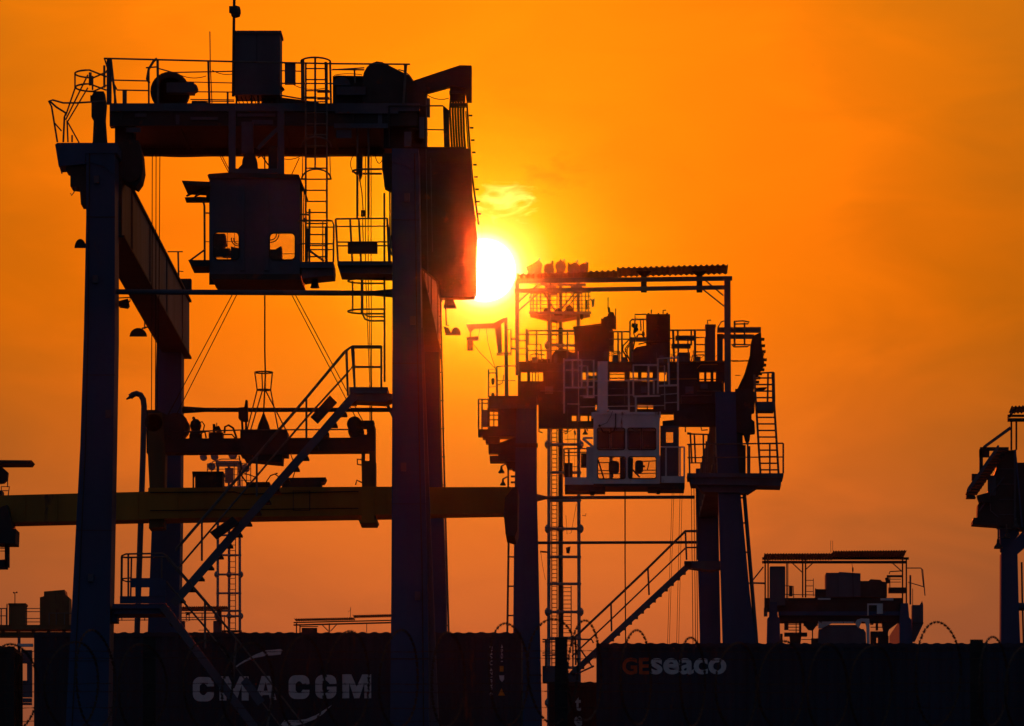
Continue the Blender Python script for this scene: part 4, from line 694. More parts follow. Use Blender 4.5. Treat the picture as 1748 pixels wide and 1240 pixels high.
# ---- pale grey cab
YK = T2 - 1.1
cf = t2.wall_with_holes('cab_front', 1013, 706, 1126, 826, [(1019.5, 731, 1066.5, 768), (1071.5, 731, 1119.5, 768), (1020.5, 780, 1067.5, 817.5), (1072.5, 780, 1120, 817)], YK, .07, LIGHT, rad=3.5)
t2.part('cab_roof', [box(1012, 703.5, 1127, 708, YK - .03, 1.9), box(1009.5, 704, 1015, 713, YK - .06, .3), box(1123, 703, 1128, 712, YK - .06, .3)], LIGHT)
t2.part('cab_side', box(1013, 708, 1015, 828, YK + .08, 1.75), LIGHT); t2.part('cab_side', box(1124, 708, 1126, 828, YK + .08, 1.75), LIGHT)
for xa, xb in ((1021, 1040), (1044, 1066), (1073, 1093), (1097, 1119)): t2.part('tinted_pane', box(xa, 736, xb, 766, YK + 1.87, .01), TINT)
t2.part('cab_back', [box(1013, 715, 1126, 736, YK + 1.85, .05), box(1013, 766, 1126, 778, YK + 1.85, .05), box(1013, 736, 1021, 766, YK + 1.85, .05), box(1040, 736, 1044, 766, YK + 1.85, .05), box(1066, 736, 1073, 766, YK + 1.85, .05), box(1093, 736, 1097, 766, YK + 1.85, .05), box(1119, 736, 1126, 766, YK + 1.85, .05), box(1040, 778, 1046, 836, YK + 1.85, .05), box(1058, 778, 1080, 836, YK + 1.85, .05), box(1013, 826, 1126, 836, YK + 1.85, .05), box(1120, 778, 1127, 836, YK + 1.85, .05)], LIGHT)
t2.part('cab_floor_edge', [box(1013, 826, 1126, 830.5, YK - .02, 1.9)], DARK)
t2.part('wiper_motor', [disc(1023.5, 727, 2.2, YK - .05, .06, 12), tube([(1025, 730), (1030, 738), (1040, 740), (1048, 736), (1051, 727), (1051, 706)], YK - .06, 1.1), tube([(1024, 727), (1036, 722), (1042, 712), (1046, 702)], YK - .05, .5)], RUBR)
t2.part('roof_hatch', [box(1040, 700, 1075, 705, YK + .3, .5), box(1022, 697, 1036, 704, YK + .3, .5)], LIGHT)
t2.part('window_post', [box(1042, 731, 1043.5, 768, YK + .05, .03), box(1094, 731, 1095.5, 768, YK + .05, .03)], RUBR)
s2 = t2.part('seat', [poly([(1058, 782), (1067, 780), (1072, 781), (1081, 783), (1080, 812), (1073, 822), (1060, 822)], YK + 1.0, .5)], SEATM)
t2.part('joystick_box', [poly(rrect(1039, 787, 1057, 807, 5), YK + .5, .4), tube([(1045, 806), (1046, 815)], YK + .6, 1.5), tube([(1040, 790), (1043, 782), (1049, 781)], YK + .6, .6)], SEATM, s2)
t2.part('joystick_box', [poly(rrect(1084, 786, 1098, 806, 5), YK + .5, .4), tube([(1096, 795), (1101, 797)], YK + .5, 1.6), tube([(1078, 800), (1092, 815)], YK + .5, 1.4)], SEATM, s2)
t2.part('interior_rail', [tube([(1021, 785), (1031, 818)], YK + .2, 1.3), tube([(1021, 790), (1040, 790)], YK + .9, .9), tube([(1094, 788), (1120, 787)], YK + .9, .9), tube([(1098, 803), (1120, 803)], YK + 1.2, .8), tube([(1021, 803), (1040, 804)], YK + 1.2, .8), tube([(1021, 809), (1066, 809)], YK + 1.3, .8), tube([(1084, 809), (1120, 808)], YK + 1.3, .8), tube([(1105, 803), (1108, 789)], YK + 1, .8)], RUBR)
# balconies beside the cab
t2.part('balcony', [box(964, 815, 1013, 827.5, YK + .1, 1.3)], LIGHT); t2.part('balcony', [box(1129, 813, 1169, 824.5, YK + .1, 1.3)], LIGHT)
t2.part('balcony_bearer', [box(964, 830.5, 1033, 838, YK + .1, 1.3), poly([(1004, 838), (1018, 838), (1014, 845), (1008, 845)], YK + .4, .3), box(964, 827.5, 1034, 830.5, YK + .15, 1.2)], DARK)
t2.part('balcony_bearer', [box(1106, 830.5, 1168, 836, YK + .1, 1.3), poly([(1118, 836), (1129, 836), (1126, 843), (1121, 843)], YK + .4, .3), box(1106, 824.5, 1169, 830.5, YK + .15, 1.2)], DARK)
t2.rail([(962.7, 766.5), (1001, 766)], [(963, 815), (1001, 815)], [0, .22], YK + .15, (.13,), 1.2)
t2.part('tool_box', [box(964, 790.6, 977.4, 815, YK + .3, .5)], DARK); t2.part('tool_box', [box(991.6, 774, 1001, 797, YK + .4, .4)], DARK)
t2.part('side_cabinet', [box(1001, 763, 1013, 815, YK + .2, .6), box(1005, 803, 1013, 815, YK + .15, .3)], LIGHT)
t2.part('mirror_bracket', [tube([(995, 749), (1013, 764)], YK + .3, 2.2), tube([(995, 748), (1012, 748)], YK + .3, 1.8)], LIGHT)
t2.bell(999, 742, 9, YK + .5, (999, 729)); 
dr = t2.part('cab_door', [box(1127, 727, 1137, 824, YK + .7, .06), box(1149, 727, 1159, 824, YK + .7, .06), box(1137, 727, 1149, 738, YK + .7, .06), box(1137, 756, 1149, 824, YK + .7, .06)], GREY)
t2.part('pane', box(1137, 738, 1149, 756, YK + .72, .01), GLASS, dr)
t2.rail([(1128, 763.5), (1168, 763.5)], [(1128, 815), (1168, 815)], [.22, .82, 1], YK + .15, (), 1.2, m=LIGHT)
t2.part('ladder_chain', [tube([(969, 700), (970, 815)], YK + .7, .5, 4), tube([(986, 700), (987, 815)], YK + .7, .5, 4), tube([(981, 728), (981, 815)], YK + .8, .4, 4), tube([(962, 736), (970, 736)], YK + .7, 1), tube([(964, 750), (988, 750)], YK + .7, .6), tube([(964, 778), (988, 778)], YK + .7, .6), tube([(964, 797), (988, 797)], YK + .7, .6), poly([(979, 736), (982, 735), (984, 742), (981, 743)], YK + .7, .1)], RAIL)
t2.part('hoist_cable', tube([(1067, 830), (1067, 960), (1068, 1110), (1068, 1240)], YK + 1, 1.1, 5), ROPE)

# ================================================================== FAR CRANE on the right, roofed
Y3 = 320.0
c3 = Thing('gantry_crane', 'far roofed gantry crane showing above the blue container near the coiled wire', 'crane', base(1430, Y3), 'gantry cranes in the yard')
corrugated(c3, 1305, 946, 1424, 945.5, Y3, 3.2, 26, 1, amp=1.4); corrugated(c3, 1422, 941.5, 1548, 940.5, Y3, 3.8, 28, 1, amp=1.4)
c3.part('roof_beam', [box(1301, 951.5, 1551.5, 955.5, Y3 + 3.2, .12)], DARK); c3.part('roof_beam', [box(1301, 957.5, 1547.5, 962, Y3 + .1, .14)], DARK)
for xa, yb in ((1305, 1045), (1310, 1045), (1369, 1020), (1374, 1020), (1539.5, 1032), (1546, 1032)): c3.part('roof_post', box(xa, 955, xa + 2.4, yb, Y3 + (.1 if xa in (1305, 1369, 1546) else 1.2), .1), DARK)
for q in ((1353, 962, 1369, 977), (1387, 962, 1376, 972), (1524, 962, 1540, 976), (1320, 955, 1324, 951)): c3.part('roof_brace', tube([q[:2], q[2:]], Y3 + .3, .9), RAIL)
c3.part('antenna', [tube([(1418.3, 944), (1418, 923.5), (1421.5, 923.5), (1421.5, 940)], Y3 + 1, .5, 4)], RAIL)
c3.part('tall_cabinet', [poly(rrect(1314, 967, 1340.5, 1034, 1.5), Y3 + .3, .6)], GREY)
c3.part('guard_rail', [tube([(1345, 962), (1345, 1025)], Y3, .7), tube([(1343, 962), (1343, 1025)], Y3 + .2, .9), tube([(1340, 1000), (1354, 1001), (1355, 1022)], Y3, .8), tube([(1376, 991), (1388, 991)], Y3, .6), tube([(1376, 1000.5), (1388, 1000.5)], Y3, .6), tube([(1376, 1010), (1388, 1010)], Y3, .6), tube([(1388.5, 988), (1388.5, 1018)], Y3, .6), tube([(1340, 1015), (1392, 1016)], Y3, .7), tube([(1300, 996), (1306, 996)], Y3, 1.6)], RAIL)
c3.part('small_box', box(1347, 1001, 1353, 1018, Y3 + .1, .2), DARK)
c3.part('pendant_hook', [tube([(1454, 961), (1455.5, 970), (1456.5, 1020)], Y3 + .2, .6, 4), box(1454.5, 969, 1457, 976, Y3 + .2, .1)], ROPE)
c3.part('machine_house', [box(1410, 978, 1434, 1019, Y3 + .4, 2.0), poly([(1432, 976.5), (1469, 979), (1469, 1019), (1432, 1019)], Y3 + .3, 2.0)], GREY)
c3.part('generator', [poly([(1469, 992), (1483, 992), (1486, 989), (1503, 990), (1506, 993), (1514, 994), (1514, 1019), (1469, 1019)], Y3 + .4, 1.4)], DARK)
c3.part('small_house', [poly([(1392, 1004), (1394, 1006), (1411, 1006), (1411, 1020), (1392, 1020)], Y3 + .5, 1)], DARK)
c3.part('side_cage', [tube([(1518, 980), (1519, 976), (1538, 975)], Y3 + .2, .9), box(1514, 982, 1540, 985, Y3 + .2, .3), tube([(1519, 985), (1519, 1004)], Y3 + .2, .8), tube([(1519, 989), (1538, 989)], Y3 + .2, .6), tube([(1519, 994), (1538, 994)], Y3 + .2, .6), box(1517, 1003, 1546, 1012, Y3 + .2, .5), poly([(1511, 987), (1517, 985), (1519, 995), (1513, 996)], Y3 + .3, .3)], DARK)
c3.part('deck_machinery', [box(1305, 1021, 1540, 1044, Y3 + .6, .5), poly([(1340, 1044), (1345, 1032), (1352, 1026), (1362, 1027), (1368, 1036), (1380, 1028), (1396, 1026), (1430, 1028), (1430, 1044)], Y3 + .4, .3)], DARK)
c3.part('deck_beam', [box(1329, 1044, 1538, 1051, Y3 + .2, .6)], BLUE)
c3.part('lower_beam', [box(1330, 1051, 1537, 1061, Y3 + .4, 1.4)], DARK)
c3.part('pale_pipe', [box(1396, 1021, 1418, 1024, Y3 + .1, .1), box(1503, 1021.5, 1525, 1025, Y3 + .1, .1)], LIGHT)
leg(c3, [(1314, 1028), (1326, 1028), (1328, 1053), (1331, 1056), (1332, 1100), (1334, gy(Y3)), (1302, gy(Y3)), (1309, 1100), (1310, 1056), (1313, 1053)], Y3, .8, BLUE)
leg(c3, [(1538, 1030), (1550, 1030), (1552, 1054), (1556, 1058), (1558, 1100), (1566, gy(Y3)), (1534, gy(Y3)), (1535.5, 1100), (1535.5, 1056)], Y3, .8, BLUE)
c3.part('girder', loft([(1538, 1056), (1550, 1056), (1550, 1092), (1538, 1092)], Y3 + .9, [(1518, 1086), (1530, 1086), (1530, 1130), (1518, 1130)], Y3 + 18), GIRD)
wf = c3.part('window_frame', [box(1480.5, 1030.5, 1507, 1033, Y3, .1), box(1480.5, 1033, 1483, 1051, Y3, .1), box(1497, 1033, 1507, 1048, Y3, .1)], LIGHT)
c3.part('cab_body', [poly([(1398, 1074), (1474, 1074), (1478, 1080), (1479, 1104), (1396, 1104)], Y3 + .3, 1.2), poly([(1408, 1067), (1461, 1067), (1470, 1074), (1402, 1074)], Y3 + .4, 1.0)], GREY)
c3.part('cab_arch', [poly([(1460, 1063), (1463, 1058), (1470, 1056), (1484, 1056.5), (1485, 1104), (1480, 1104), (1479, 1070), (1477, 1062), (1471, 1061), (1468, 1068), (1466, 1073), (1461, 1066)], Y3 + .2, .2), poly([(1397, 1060), (1403, 1065), (1420, 1064), (1402, 1073), (1397, 1073)], Y3 + .2, .2), box(1403, 1061.5, 1458, 1064, Y3 + .3, .3)], LIGHT)
c3.part('hanging_machinery', [box(1339, 1061, 1346, 1075, Y3 + .5, .4), box(1339, 1080, 1378, 1086, Y3 + .5, .5), poly([(1348, 1086), (1368, 1086), (1366, 1104), (1349, 1104)], Y3 + .6, .4), box(1372, 1061, 1396, 1068, Y3 + .5, .4), poly([(1374, 1068), (1394, 1068), (1388, 1076), (1380, 1075)], Y3 + .5, .4), box(1385, 1090, 1397, 1104, Y3 + .5, .4), box(1332, 1082, 1336, 1104, Y3 + .5, .2), box(1386, 1075, 1388, 1092, Y3 + .5, .1), box(1364, 1061, 1368, 1080, Y3 + .5, .1)]
        + [tube([(1346, y), (1366, y)], Y3 + .6, .7) for y in (1066, 1071, 1076)] + [tube([(1368, 1092), (1390, 1092)], Y3 + .6, .6), tube([(1359, 1062), (1359, 1080)], Y3 + .6, .8)], DARK)
c3.part('right_machinery', [box(1486, 1061, 1491, 1066, Y3 + .5, .4), box(1495, 1061, 1499, 1076, Y3 + .5, .3), box(1486, 1078, 1516, 1088, Y3 + .5, .5), box(1486, 1088, 1496, 1104, Y3 + .5, .4), box(1499, 1086, 1517, 1104, Y3 + .5, .5), poly([(1505, 1061), (1536, 1061), (1518, 1074), (1516, 1080), (1508, 1078)], Y3 + .5, .5), tube([(1486, 1071), (1506, 1071)], Y3 + .5, .7)], DARK)
c3.part('outrigger_box', [box(1557, 1033, 1576, 1063, Y3 + .3, .8), poly([(1570, 1033), (1574, 1026), (1576, 1033)], Y3 + .3, .2), poly([(1557, 1063), (1577, 1063), (1562, 1095), (1557, 1095)], Y3 + .4, .5)], GREY)
c3.part('outrigger_rail', [tube([(1548, 970), (1572, 970), (1575, 973), (1579, 1017)], Y3 + .3, .9), tube([(1550, 994), (1577, 1002)], Y3 + .3, .8), tube([(1573, 972), (1576.5, 1003)], Y3 + .5, .6), box(1552.5, 982, 1555.5, 1032, Y3 + .2, .1), tube([(1558, 1005), (1558, 1033)], Y3 + .3, .6)], RAIL)
for pp in (tube([(1284, 992), (1303, 968)], Y3 + .2, 1.2), tube([(1283, 995.5), (1306, 996)], Y3 + .2, 1.6), box(1304, 1038, 1310, 1052, Y3 + .2, .3)): c3.part('side_bracket', pp, RAIL)

# ================================================================== CRANE AT THE RIGHT EDGE
Y4 = 240.0
c4 = Thing('gantry_crane', 'dark crane corner with a ridged stair cut off by the right picture edge', 'crane', base(1725, Y4), 'gantry cranes in the yard')
leg(c4, [(1709, 945), (1748, 905), (1775, 905), (1760, 925), (1737, 945), (1739, 1030), (1742, 1105), (1760, gy(Y4)), (1712, gy(Y4)), (1708.5, 1105)], Y4, .9, BLUE)
c4.part('tie_pipe', tube([(1738, 1036), (1790, 1037)], Y4 + .3, 7, 10, 5), GREY)
c4.part('ladder_stile', tube([(1744, 960), (1745, 1020), (1748, 1120)], Y4 + .4, 1.6), RAIL)
corrugated(c4, 1727, 695, 1800, 692, Y4 - .3, 1.8, 12, 2, amp=2)
c4.part('roof_beam', [box(1720, 714, 1800, 719.5, Y4, .2), box(1720, 708, 1800, 711.5, Y4 + .2, .15)] , DARK)
c4.part('roof_sheet_edge', [poly([(1722 + 2 * k, 709 - 3 * k), (1728 + 2 * k, 708 - 3 * k), (1730 + 2 * k, 704 - 3 * k), (1726 + 2 * k, 706 - 3 * k)], Y4, 1) for k in range(4)], ROOFM)
for xa in (1725, 1733.5): c4.part('roof_post', box(xa, 719, xa + 3, 768, Y4 + .1, .12), DARK)
c4.part('diagonal_strut', poly([(1675, 768), (1679, 761), (1724, 728), (1726, 733), (1680, 766)], Y4 + .1, .15), GREY)
c4.part('cross_beam', [box(1673, 763.5, 1722, 769, Y4 + .1, .25), box(1672, 767, 1689, 780, Y4 + .15, .3), box(1672, 767, 1678, 806, Y4 + .15, .2)], DARK)
c4.part('machinery_house', [poly([(1712, 770), (1735, 768), (1735, 905), (1706, 897), (1668, 893), (1669, 862), (1684, 846), (1701, 800), (1703, 788)], Y4 + .3, .8), box(1735, 790, 1800, 905, Y4 + .4, .8)], DARK)
c4.part('deck', [poly([(1660, 889), (1708, 893), (1708, 898.5), (1660, 895)], Y4 + .1, 1.0)], DARK)
c4.part('kick_plate', [poly([(1662, 884), (1669, 884), (1669, 890), (1660, 890)], Y4 + .12, .6)], DARK)
c4.part('house_door', [poly(rrect(1686, 812, 1700, 846, 2), Y4 + .27, .03)], GREY)
c4.part('frame_post', box(1731, 768, 1734.5, 905, Y4 + .05, .1), GREY)
for yy in (800, 826, 852, 878): c4.part('house_seam', box(1706, yy, 1731, yy + 1.2, Y4 + .28, .03), GREY)
strg = c4.part('ridged_stair', [poly([(1650, 838), (1651, 834), (1703, 760), (1706, 761), (1704, 768), (1653, 842)], Y4 - .1, .08)], GREY)
c4.copies('tread', [boxW((-.12, 0, -.03), (.3, .8, .03))], (0, 0, 0), [W(1706 - 3.6 * k, 768 + 5.2 * k, Y4 - .05) for k in range(15)], DARK, strg)
c4.part('stair_foot', [poly([(1650, 845), (1664, 846), (1666, 850), (1650, 850)], Y4, .6), box(1659, 809, 1668, 820, Y4 + .1, .3), poly([(1668, 846), (1690, 840), (1690, 858), (1672, 858)], Y4 + .1, .5)], DARK)
c4.part('pale_pipe', [tube([(1714, 815), (1690, 845), (1671, 873)], Y4 + .2, 1.2), tube([(1690, 858), (1691, 872), (1704, 883)], Y4 + .2, .7), tube([(1688, 815), (1688, 835), (1690, 848)], Y4 + .2, 2.0)], GREY)
c4.part('hanging_cable', [tube([(1733, 770), (1738, 820), (1743, 880), (1745, 900)], Y4 - .1, 1.6, 5)], BLUE)
c4.bell(1704, 937, 15, Y4 - .2, (1704, 903)); c4.bell(1719, 919, 13, Y4 - .2, (1718, 895)); c4.bell(1734, 902, 13, Y4 - .2, (1734, 885))
c4.part('lamp_bar', [tube([(1701, 903), (1740, 902)], Y4 + .1, 1.1), tube([(1704, 918), (1725, 917)], Y4 + .1, .8)], RAIL)
c4.part('leg_collar', [poly([(1706, 897), (1738, 899), (1740, 912), (1712, 945), (1708, 940)], Y4 + .45, .5)], BLUE)

# ================================================================== FAR YELLOWISH CRANE on the left
Y5 = 350.0
c5 = Thing('gantry_crane', 'far ochre crane deck with two cabinets low at the left edge', 'crane', base(70, Y5), 'gantry cranes in the yard')
c5.part('cabinet', [box(15, 1031, 43, 1068, Y5, 1.2), box(14, 1030, 44, 1033, Y5 - .05, 1.3)], OCHR)
c5.part('cabinet', [poly([(68, 1020), (75, 1018), (75, 1010), (110, 1007), (112, 1016), (118, 1020), (118, 1067), (68, 1067)], Y5 + .2, 1.6)], OCHR)
c5.part('wind_sensor', [tube([(25.5, 1012), (25.5, 1031)], Y5, .8, 5), disc(23.5, 1012, 1.5, Y5, .05, 8), disc(28.5, 1011.5, 1.5, Y5, .05, 8), tube([(23.5, 1012), (28.5, 1012)], Y5, .5, 4)], DARK)
c5.rail([(-10, 1039), (12, 1039)], [(-10, 1067), (12, 1067)], [.55, .95], Y5, (.45,), .9)
c5.part('guard_rail', [tube([(43, y), (69, y)], Y5, .7) for y in (1039, 1044.5, 1056, 1062)] + [tube([(12, 1031), (12, 1067)], Y5, 1)], RAIL)
c5.rail([(84, 1047), (124, 1047)], [(84, 1067), (124, 1067)], [0, .3, .65], Y5 - .2, (), .7)
c5.part('deck_beam', [box(-60, 1067, 150, 1075, Y5, 1.5), box(-60, 1079, 150, 1087, Y5 + .3, 1.0)] + [box(x, 1074, x + 5, 1080, Y5 + .2, .5) for x in range(-50, 145, 26)], OCHR)
c5.part('white_walkway', [box(29, 1099, 56, 1104, Y5 - .2, .3)], LIGHT)
c5.part('side_frame', [box(30, 1087, 34, 1200, Y5, .4), box(36, 1110, 54, 1132, Y5, .5), poly([(46, 1132), (54, 1132), (54, 1190), (38, 1190), (38, 1165), (46, 1165)], Y5 + .1, .5), box(36, 1192, 54, 1199, Y5, .3), box(36, 1200, 54, 1203.5, Y5 + .1, .3), box(36, 1162, 47, 1166, Y5 + .1, .3)], GREY)
leg(c5, [(-60, 1087), (-40, 1087), (-38, gy(Y5)), (-64, gy(Y5))], Y5 + .2, .8, OCHR); leg(c5, [(128, 1087), (146, 1087), (150, gy(Y5)), (124, gy(Y5))], Y5 + .2, .8, OCHR)

# small roofed crane far behind the lower stair
Y6 = 380.0
c6 = Thing('gantry_crane', 'tiny far crane gantry seen between the lower stair and the rear blue leg', 'crane', base(345, Y6), 'gantry cranes in the yard')
corrugated(c6, 305, 1036.5, 387, 1035.5, Y6, 2.5, 22, 0, amp=1.2)
c6.part('roof_beam', [box(305, 1041.5, 380, 1043.5, Y6, .1), box(305, 1046, 376, 1047.5, Y6 + .3, .1)], DARK)
c6.part('guard_rail', [tube([(200, 1055), (372, 1054)], Y6, .8, 5), tube([(200, 1059), (372, 1058)], Y6, .8, 5), tube([(311, 1064), (330, 1057)], Y6, .4, 4), tube([(339, 1076), (358, 1076)], Y6, .7, 4)] + [tube([(x, 1046), (x, 1060)], Y6, .9, 5) for x in (208, 247, 318, 323, 345, 371)], RAIL)
c6.part('lamp', [poly([(316, 1045), (326, 1045), (323, 1050), (318, 1050)], Y6, .3)], DARK)
c6.part('roof_post', box(372, 1040, 378, 1066, Y6, .2), DARK)
for xa in (372, 310): c6.part('leg', poly([(xa - 8, 1060), (xa + 5, 1060), (xa + 7, gy(Y6)), (xa - 10, gy(Y6))], Y6 + .2, .6), GREY)
c6.part('deck_beam', box(300, 1080, 385, 1092, Y6 + .2, .6), DARK)

# far corrugated roof behind the lettered container
Y7 = 400.0
c7 = Thing('gantry_crane', 'far crane roof with a thin antenna just above the dark lettered container', 'crane', base(590, Y7), 'gantry cranes in the yard')
corrugated(c7, 502, 1057, 604, 1055, Y7, 1.8, 26, 0, amp=1.2); corrugated(c7, 602, 1051, 720, 1048, Y7, 2.0, 30, 0, amp=1.2)
c7.part('roof_beam', [poly([(501, 1062), (720, 1057), (720, 1059), (501, 1064)], Y7 + .5, .1), poly([(501, 1066), (720, 1060.5), (720, 1063), (501, 1068.5)], Y7, .12)], DARK)
for q in ((505, 1062, 1100), (511, 1066, 1100), (561, 1064, 1100)): c7.part('roof_post', box(q[0], q[1], q[0] + 2, q[2], Y7, .1), DARK)
for q in ((549, 1066, 561, 1078), (576, 1065, 564, 1078)): c7.part('roof_brace', tube([q[:2], q[2:]], Y7, .8), RAIL)
c7.part('antenna', [tube([(598, 1055), (598.5, 1037)], Y7, .6, 4), tube([(594, 1045), (598, 1042)], Y7, .4, 4)], RAIL)
c7.part('cabinet', [box(515, 1072, 541, 1100, Y7 + .2, .5), box(513, 1069, 543, 1070.5, Y7 + .1, .1)], DARK)
c7.part('pendant_hook', [tube([(626, 1064), (626, 1080)], Y7, .8, 4)], RAIL)
c7.part('deck_beam', box(500, 1095, 722, 1110, Y7, .6), DARK)
for xa in (505, 700): c7.part('leg', poly([(xa, 1110), (xa + 12, 1110), (xa + 14, gy(Y7)), (xa - 3, gy(Y7))], Y7, .6), GREY)

# fragment of a crane at the left edge
Y8 = 200.0
c8 = Thing('gantry_crane', 'crane canopy tip and lamp poking in at the left edge above the yellow spreader', 'crane', base(-60, Y8), 'gantry cranes in the yard')
c8.part('canopy', [poly([(-80, 785), (54, 786), (50, 791.5), (-80, 792)], Y8, 1.2)], DARK)
c8.part('floodlight', [poly([(-12, 797), (3, 797), (13, 806), (12, 818), (6, 824), (-12, 826)], Y8 + .2, .4), tube([(-4, 790), (-4, 800)], Y8 + .3, 1.5)], DARK)
c8.part('lamp_frame', [tube([(3, 846), (2, 831), (16, 831), (14, 846)], Y8 + .2, 1), tube([(-4, 838), (14, 838)], Y8 + .2, .8), tube([(13, 820), (13, 832)], Y8 + .2, .9)], RAIL)
c8.part('leg', poly([(-80, 770), (-40, 770), (-44, gy(Y8)), (-90, gy(Y8))], Y8 + .3, .8), BLUE)
c8.part('deck_beam', box(-80, 838, 4, 850, Y8 + .4, .6), DARK)

# ================================================================== LIGHT MASTS
def mast(label, Ym, xl, xc, xr, ytop, ydeck, yrows, wleg, head):
    t = Thing('light_mast', label, 'mast', base(xc, Ym), 'floodlight masts')
    yb = gy(Ym); d = px(Ym, (xr - xl) * .75)
    for x, yo in ((xl, 0), (xr, 0), (xc, d)):
        t.part('mast_leg', tube([(x, yb, Ym + yo), (x + (xc - x) * .10, ytop, Ym + yo)], Ym, wleg, 8), MASTM)
    lx = xc - (xr - xl) * .10
    for y in yrows: t.part('bracing_ring', tube([(xl, y, Ym), (xr, y, Ym), (xc, y, Ym + d), (xl, y, Ym)], Ym, wleg * .75, 6), MASTM)
    for y in yrows[1::3]:
        for x, yo in ((xl, 0), (xr, 0), (xc, d)): t.part('flange', lathe(x, y, [(wleg * .9, y - wleg * 2.2), (wleg * 1.8, y - wleg * .8), (wleg * 1.8, y + wleg * .8), (wleg * .9, y + wleg * 2.2)], Ym + yo, 10), MASTM)
    return t, d
m1, d1 = mast('tall three-legged floodlight mast rising behind the roofed middle crane', 300.0, 935.5, 957, 990.5, 462, 540, [565, 590, 637, 685, 759, 807, 855, 903, 951, 997, 1045, 1090, 1140, 1200, 1290, 1380, 1480, 1600, 1750, 1900], 3.2, None)
YM = 300.0
m1.part('platform', [loft([(903, 532), (1009, 532), (1009, 536), (903, 536)], YM - .6, [(915, 536), (995, 536), (995, 540), (915, 540)], YM + 2.4), poly([(905, 536), (950, 547), (1007, 536)], YM + .2, 1.2)], MASTM)
m1.rail([(904, 501), (1008, 499), (1008, 499)], [(904, 533), (1008, 533), (1008, 533)], [.02, .06, .12, .18, .3, .45, .6, .72, .8, .86, .92, .97], YM - .5, (.2, .4, .6, .8), .9)
m1.part('cross_brace', [tube([(928, 500), (951, 536)], YM + .3, 1.5), tube([(951, 536), (984, 497)], YM + .3, 1.5), tube([(960, 536), (990, 498)], YM + .8, 1.2), tube([(908, 500), (928, 482)], YM, 1.2), tube([(918, 484), (903, 510)], YM, 1)], MASTM)
m1.part('lamp_frame', [box(925, 484, 1000, 488, YM, .15), box(925, 466, 1000, 470, YM, .15), box(930, 484, 950, 503, YM + .4, .4), box(974, 484, 994, 500, YM + .3, .4)], MASTM)
for i, (x, y, w, a) in enumerate(((912, 459, 27, 15), (937, 457, 18, 85), (957, 455, 19, 90), (979, 458, 21, 100), (996, 458, 17, 70))):
    shp = [[(-.5, -.12), (-.1, -.3), (.2, -.5), (.3, -.58), (.38, -.42), (.5, -.3), (.42, .12), (.46, .42), (.1, .5), (-.28, .36)],
           [(-.42, -.2), (-.2, -.36), (.2, -.38), (.34, -.66), (.44, -.6), (.4, -.3), (.5, .1), (.46, .5), (-.4, .5), (-.5, .2)],
           [(-.5, -.05), (-.36, -.38), (-.12, -.48), (0, -.7), (.12, -.48), (.4, -.34), (.5, 0), (.36, .36), (0, .48), (-.36, .36)],
           [(-.46, -.52), (-.28, -.3), (.1, -.46), (.42, -.3), (.5, .02), (.4, .4), (.1, .52), (-.36, .46), (-.5, .1)],
           [(-.4, -.3), (0, -.5), (.3, -.44), (.5, -.62), (.48, .1), (.2, .5), (-.34, .5), (-.5, .1)]][i]
    fl = m1.part('floodlight', [poly([(x + p * w, y + q * w) for p, q in shp], YM - .2, .5)], DARK)
    m1.part('bracket', [tube([(x - 3, y + 5), (x - 3, 470)], YM + .2, 1), tube([(x + w * .2, y - w * .3), (x + w * .35, y - w * .65)], YM, 1.6)], MASTM, fl)
for pp in (poly(arc(953, 537, 7, 11, 0, 180, 8), YM - .4, .5), poly(arc(932, 535, 5, 9, 0, 180, 8), YM - .3, .4), poly(arc(972, 533, 7, 12, 0, 180, 8), YM + .2, .4), box(999, 512, 1003, 528, YM - .5, .2)): m1.part('equipment_box', pp, DARK)
m1.part('panel_antenna', [poly([(1010, 513), (1015, 509), (1014, 523), (1010, 525)], YM - .6, .15), tube([(1008, 510), (1012, 516)], YM - .5, 1)], MASTM)
m1.part('lamp', lathe(993, 541, [(3.4, 536), (3.6, 541), (1.5, 546)], YM, 10), DARK)
m1.ladder(946.5, 1150, 946, 540, 9, YM + .5, 7.2, .9)
m1.part('cable_riser', [tube([(957, 1240), (957, 560)], YM + .3, 4.0, 6)], DARK)
for pp in (tube([(984, 860), (975, 910), (968, 912), (966, 880)], YM, .5, 4), tube([(923, 942), (926, 965), (931, 990)], YM, .5, 4), tube([(994, 880), (1000, 881), (1000, 877)], YM, .8, 4), tube([(922, 942), (936, 943)], YM, 1.6, 5), poly([(966, 935), (974, 933), (972, 945), (967, 944)], YM, .2)): m1.part('cable_run', pp, RUBR)
m1.ladder(968, 1105, 968, 1000, 14, YM + .3, 7, .9)

m2, d2 = mast('smaller far floodlight mast behind the rear blue leg and the stair', 430.0, 370, 391, 411, 792, 830, [840, 875, 914, 948, 981, 1013, 1043, 1052, 1078, 1110, 1180, 1280, 1400, 1550, 1750, 1900], 2.4, None)
YN = 430.0
m2.part('platform', [box(352, 830, 432, 834, YN - .5, 2.0)], MASTM)
m2.rail([(354, 792), (428, 791)], [(354, 830), (428, 830)], [0, .1, .22, .62, .7, .8, .9, 1], YN - .4, (.25, .5, .75), .7)
m2.part('lamp_frame', [box(368, 787, 412, 796, YN, .4), tube([(362, 789), (378, 784), (408, 784)], YN, .8), box(384, 799, 398, 824, YN + .2, .4)], MASTM)
for x, y, w in ((347, 780, 13), (366, 779, 14), (397, 776, 16), (361, 796, 14), (419, 799, 15)):
    fl = m2.part('floodlight', [disc(x, y, w * .46, YN - .2, .5, 14), box(x - w * .4, y - w * .3, x + w * .4, y + w * .3, YN + .2, .4)], MASTM)
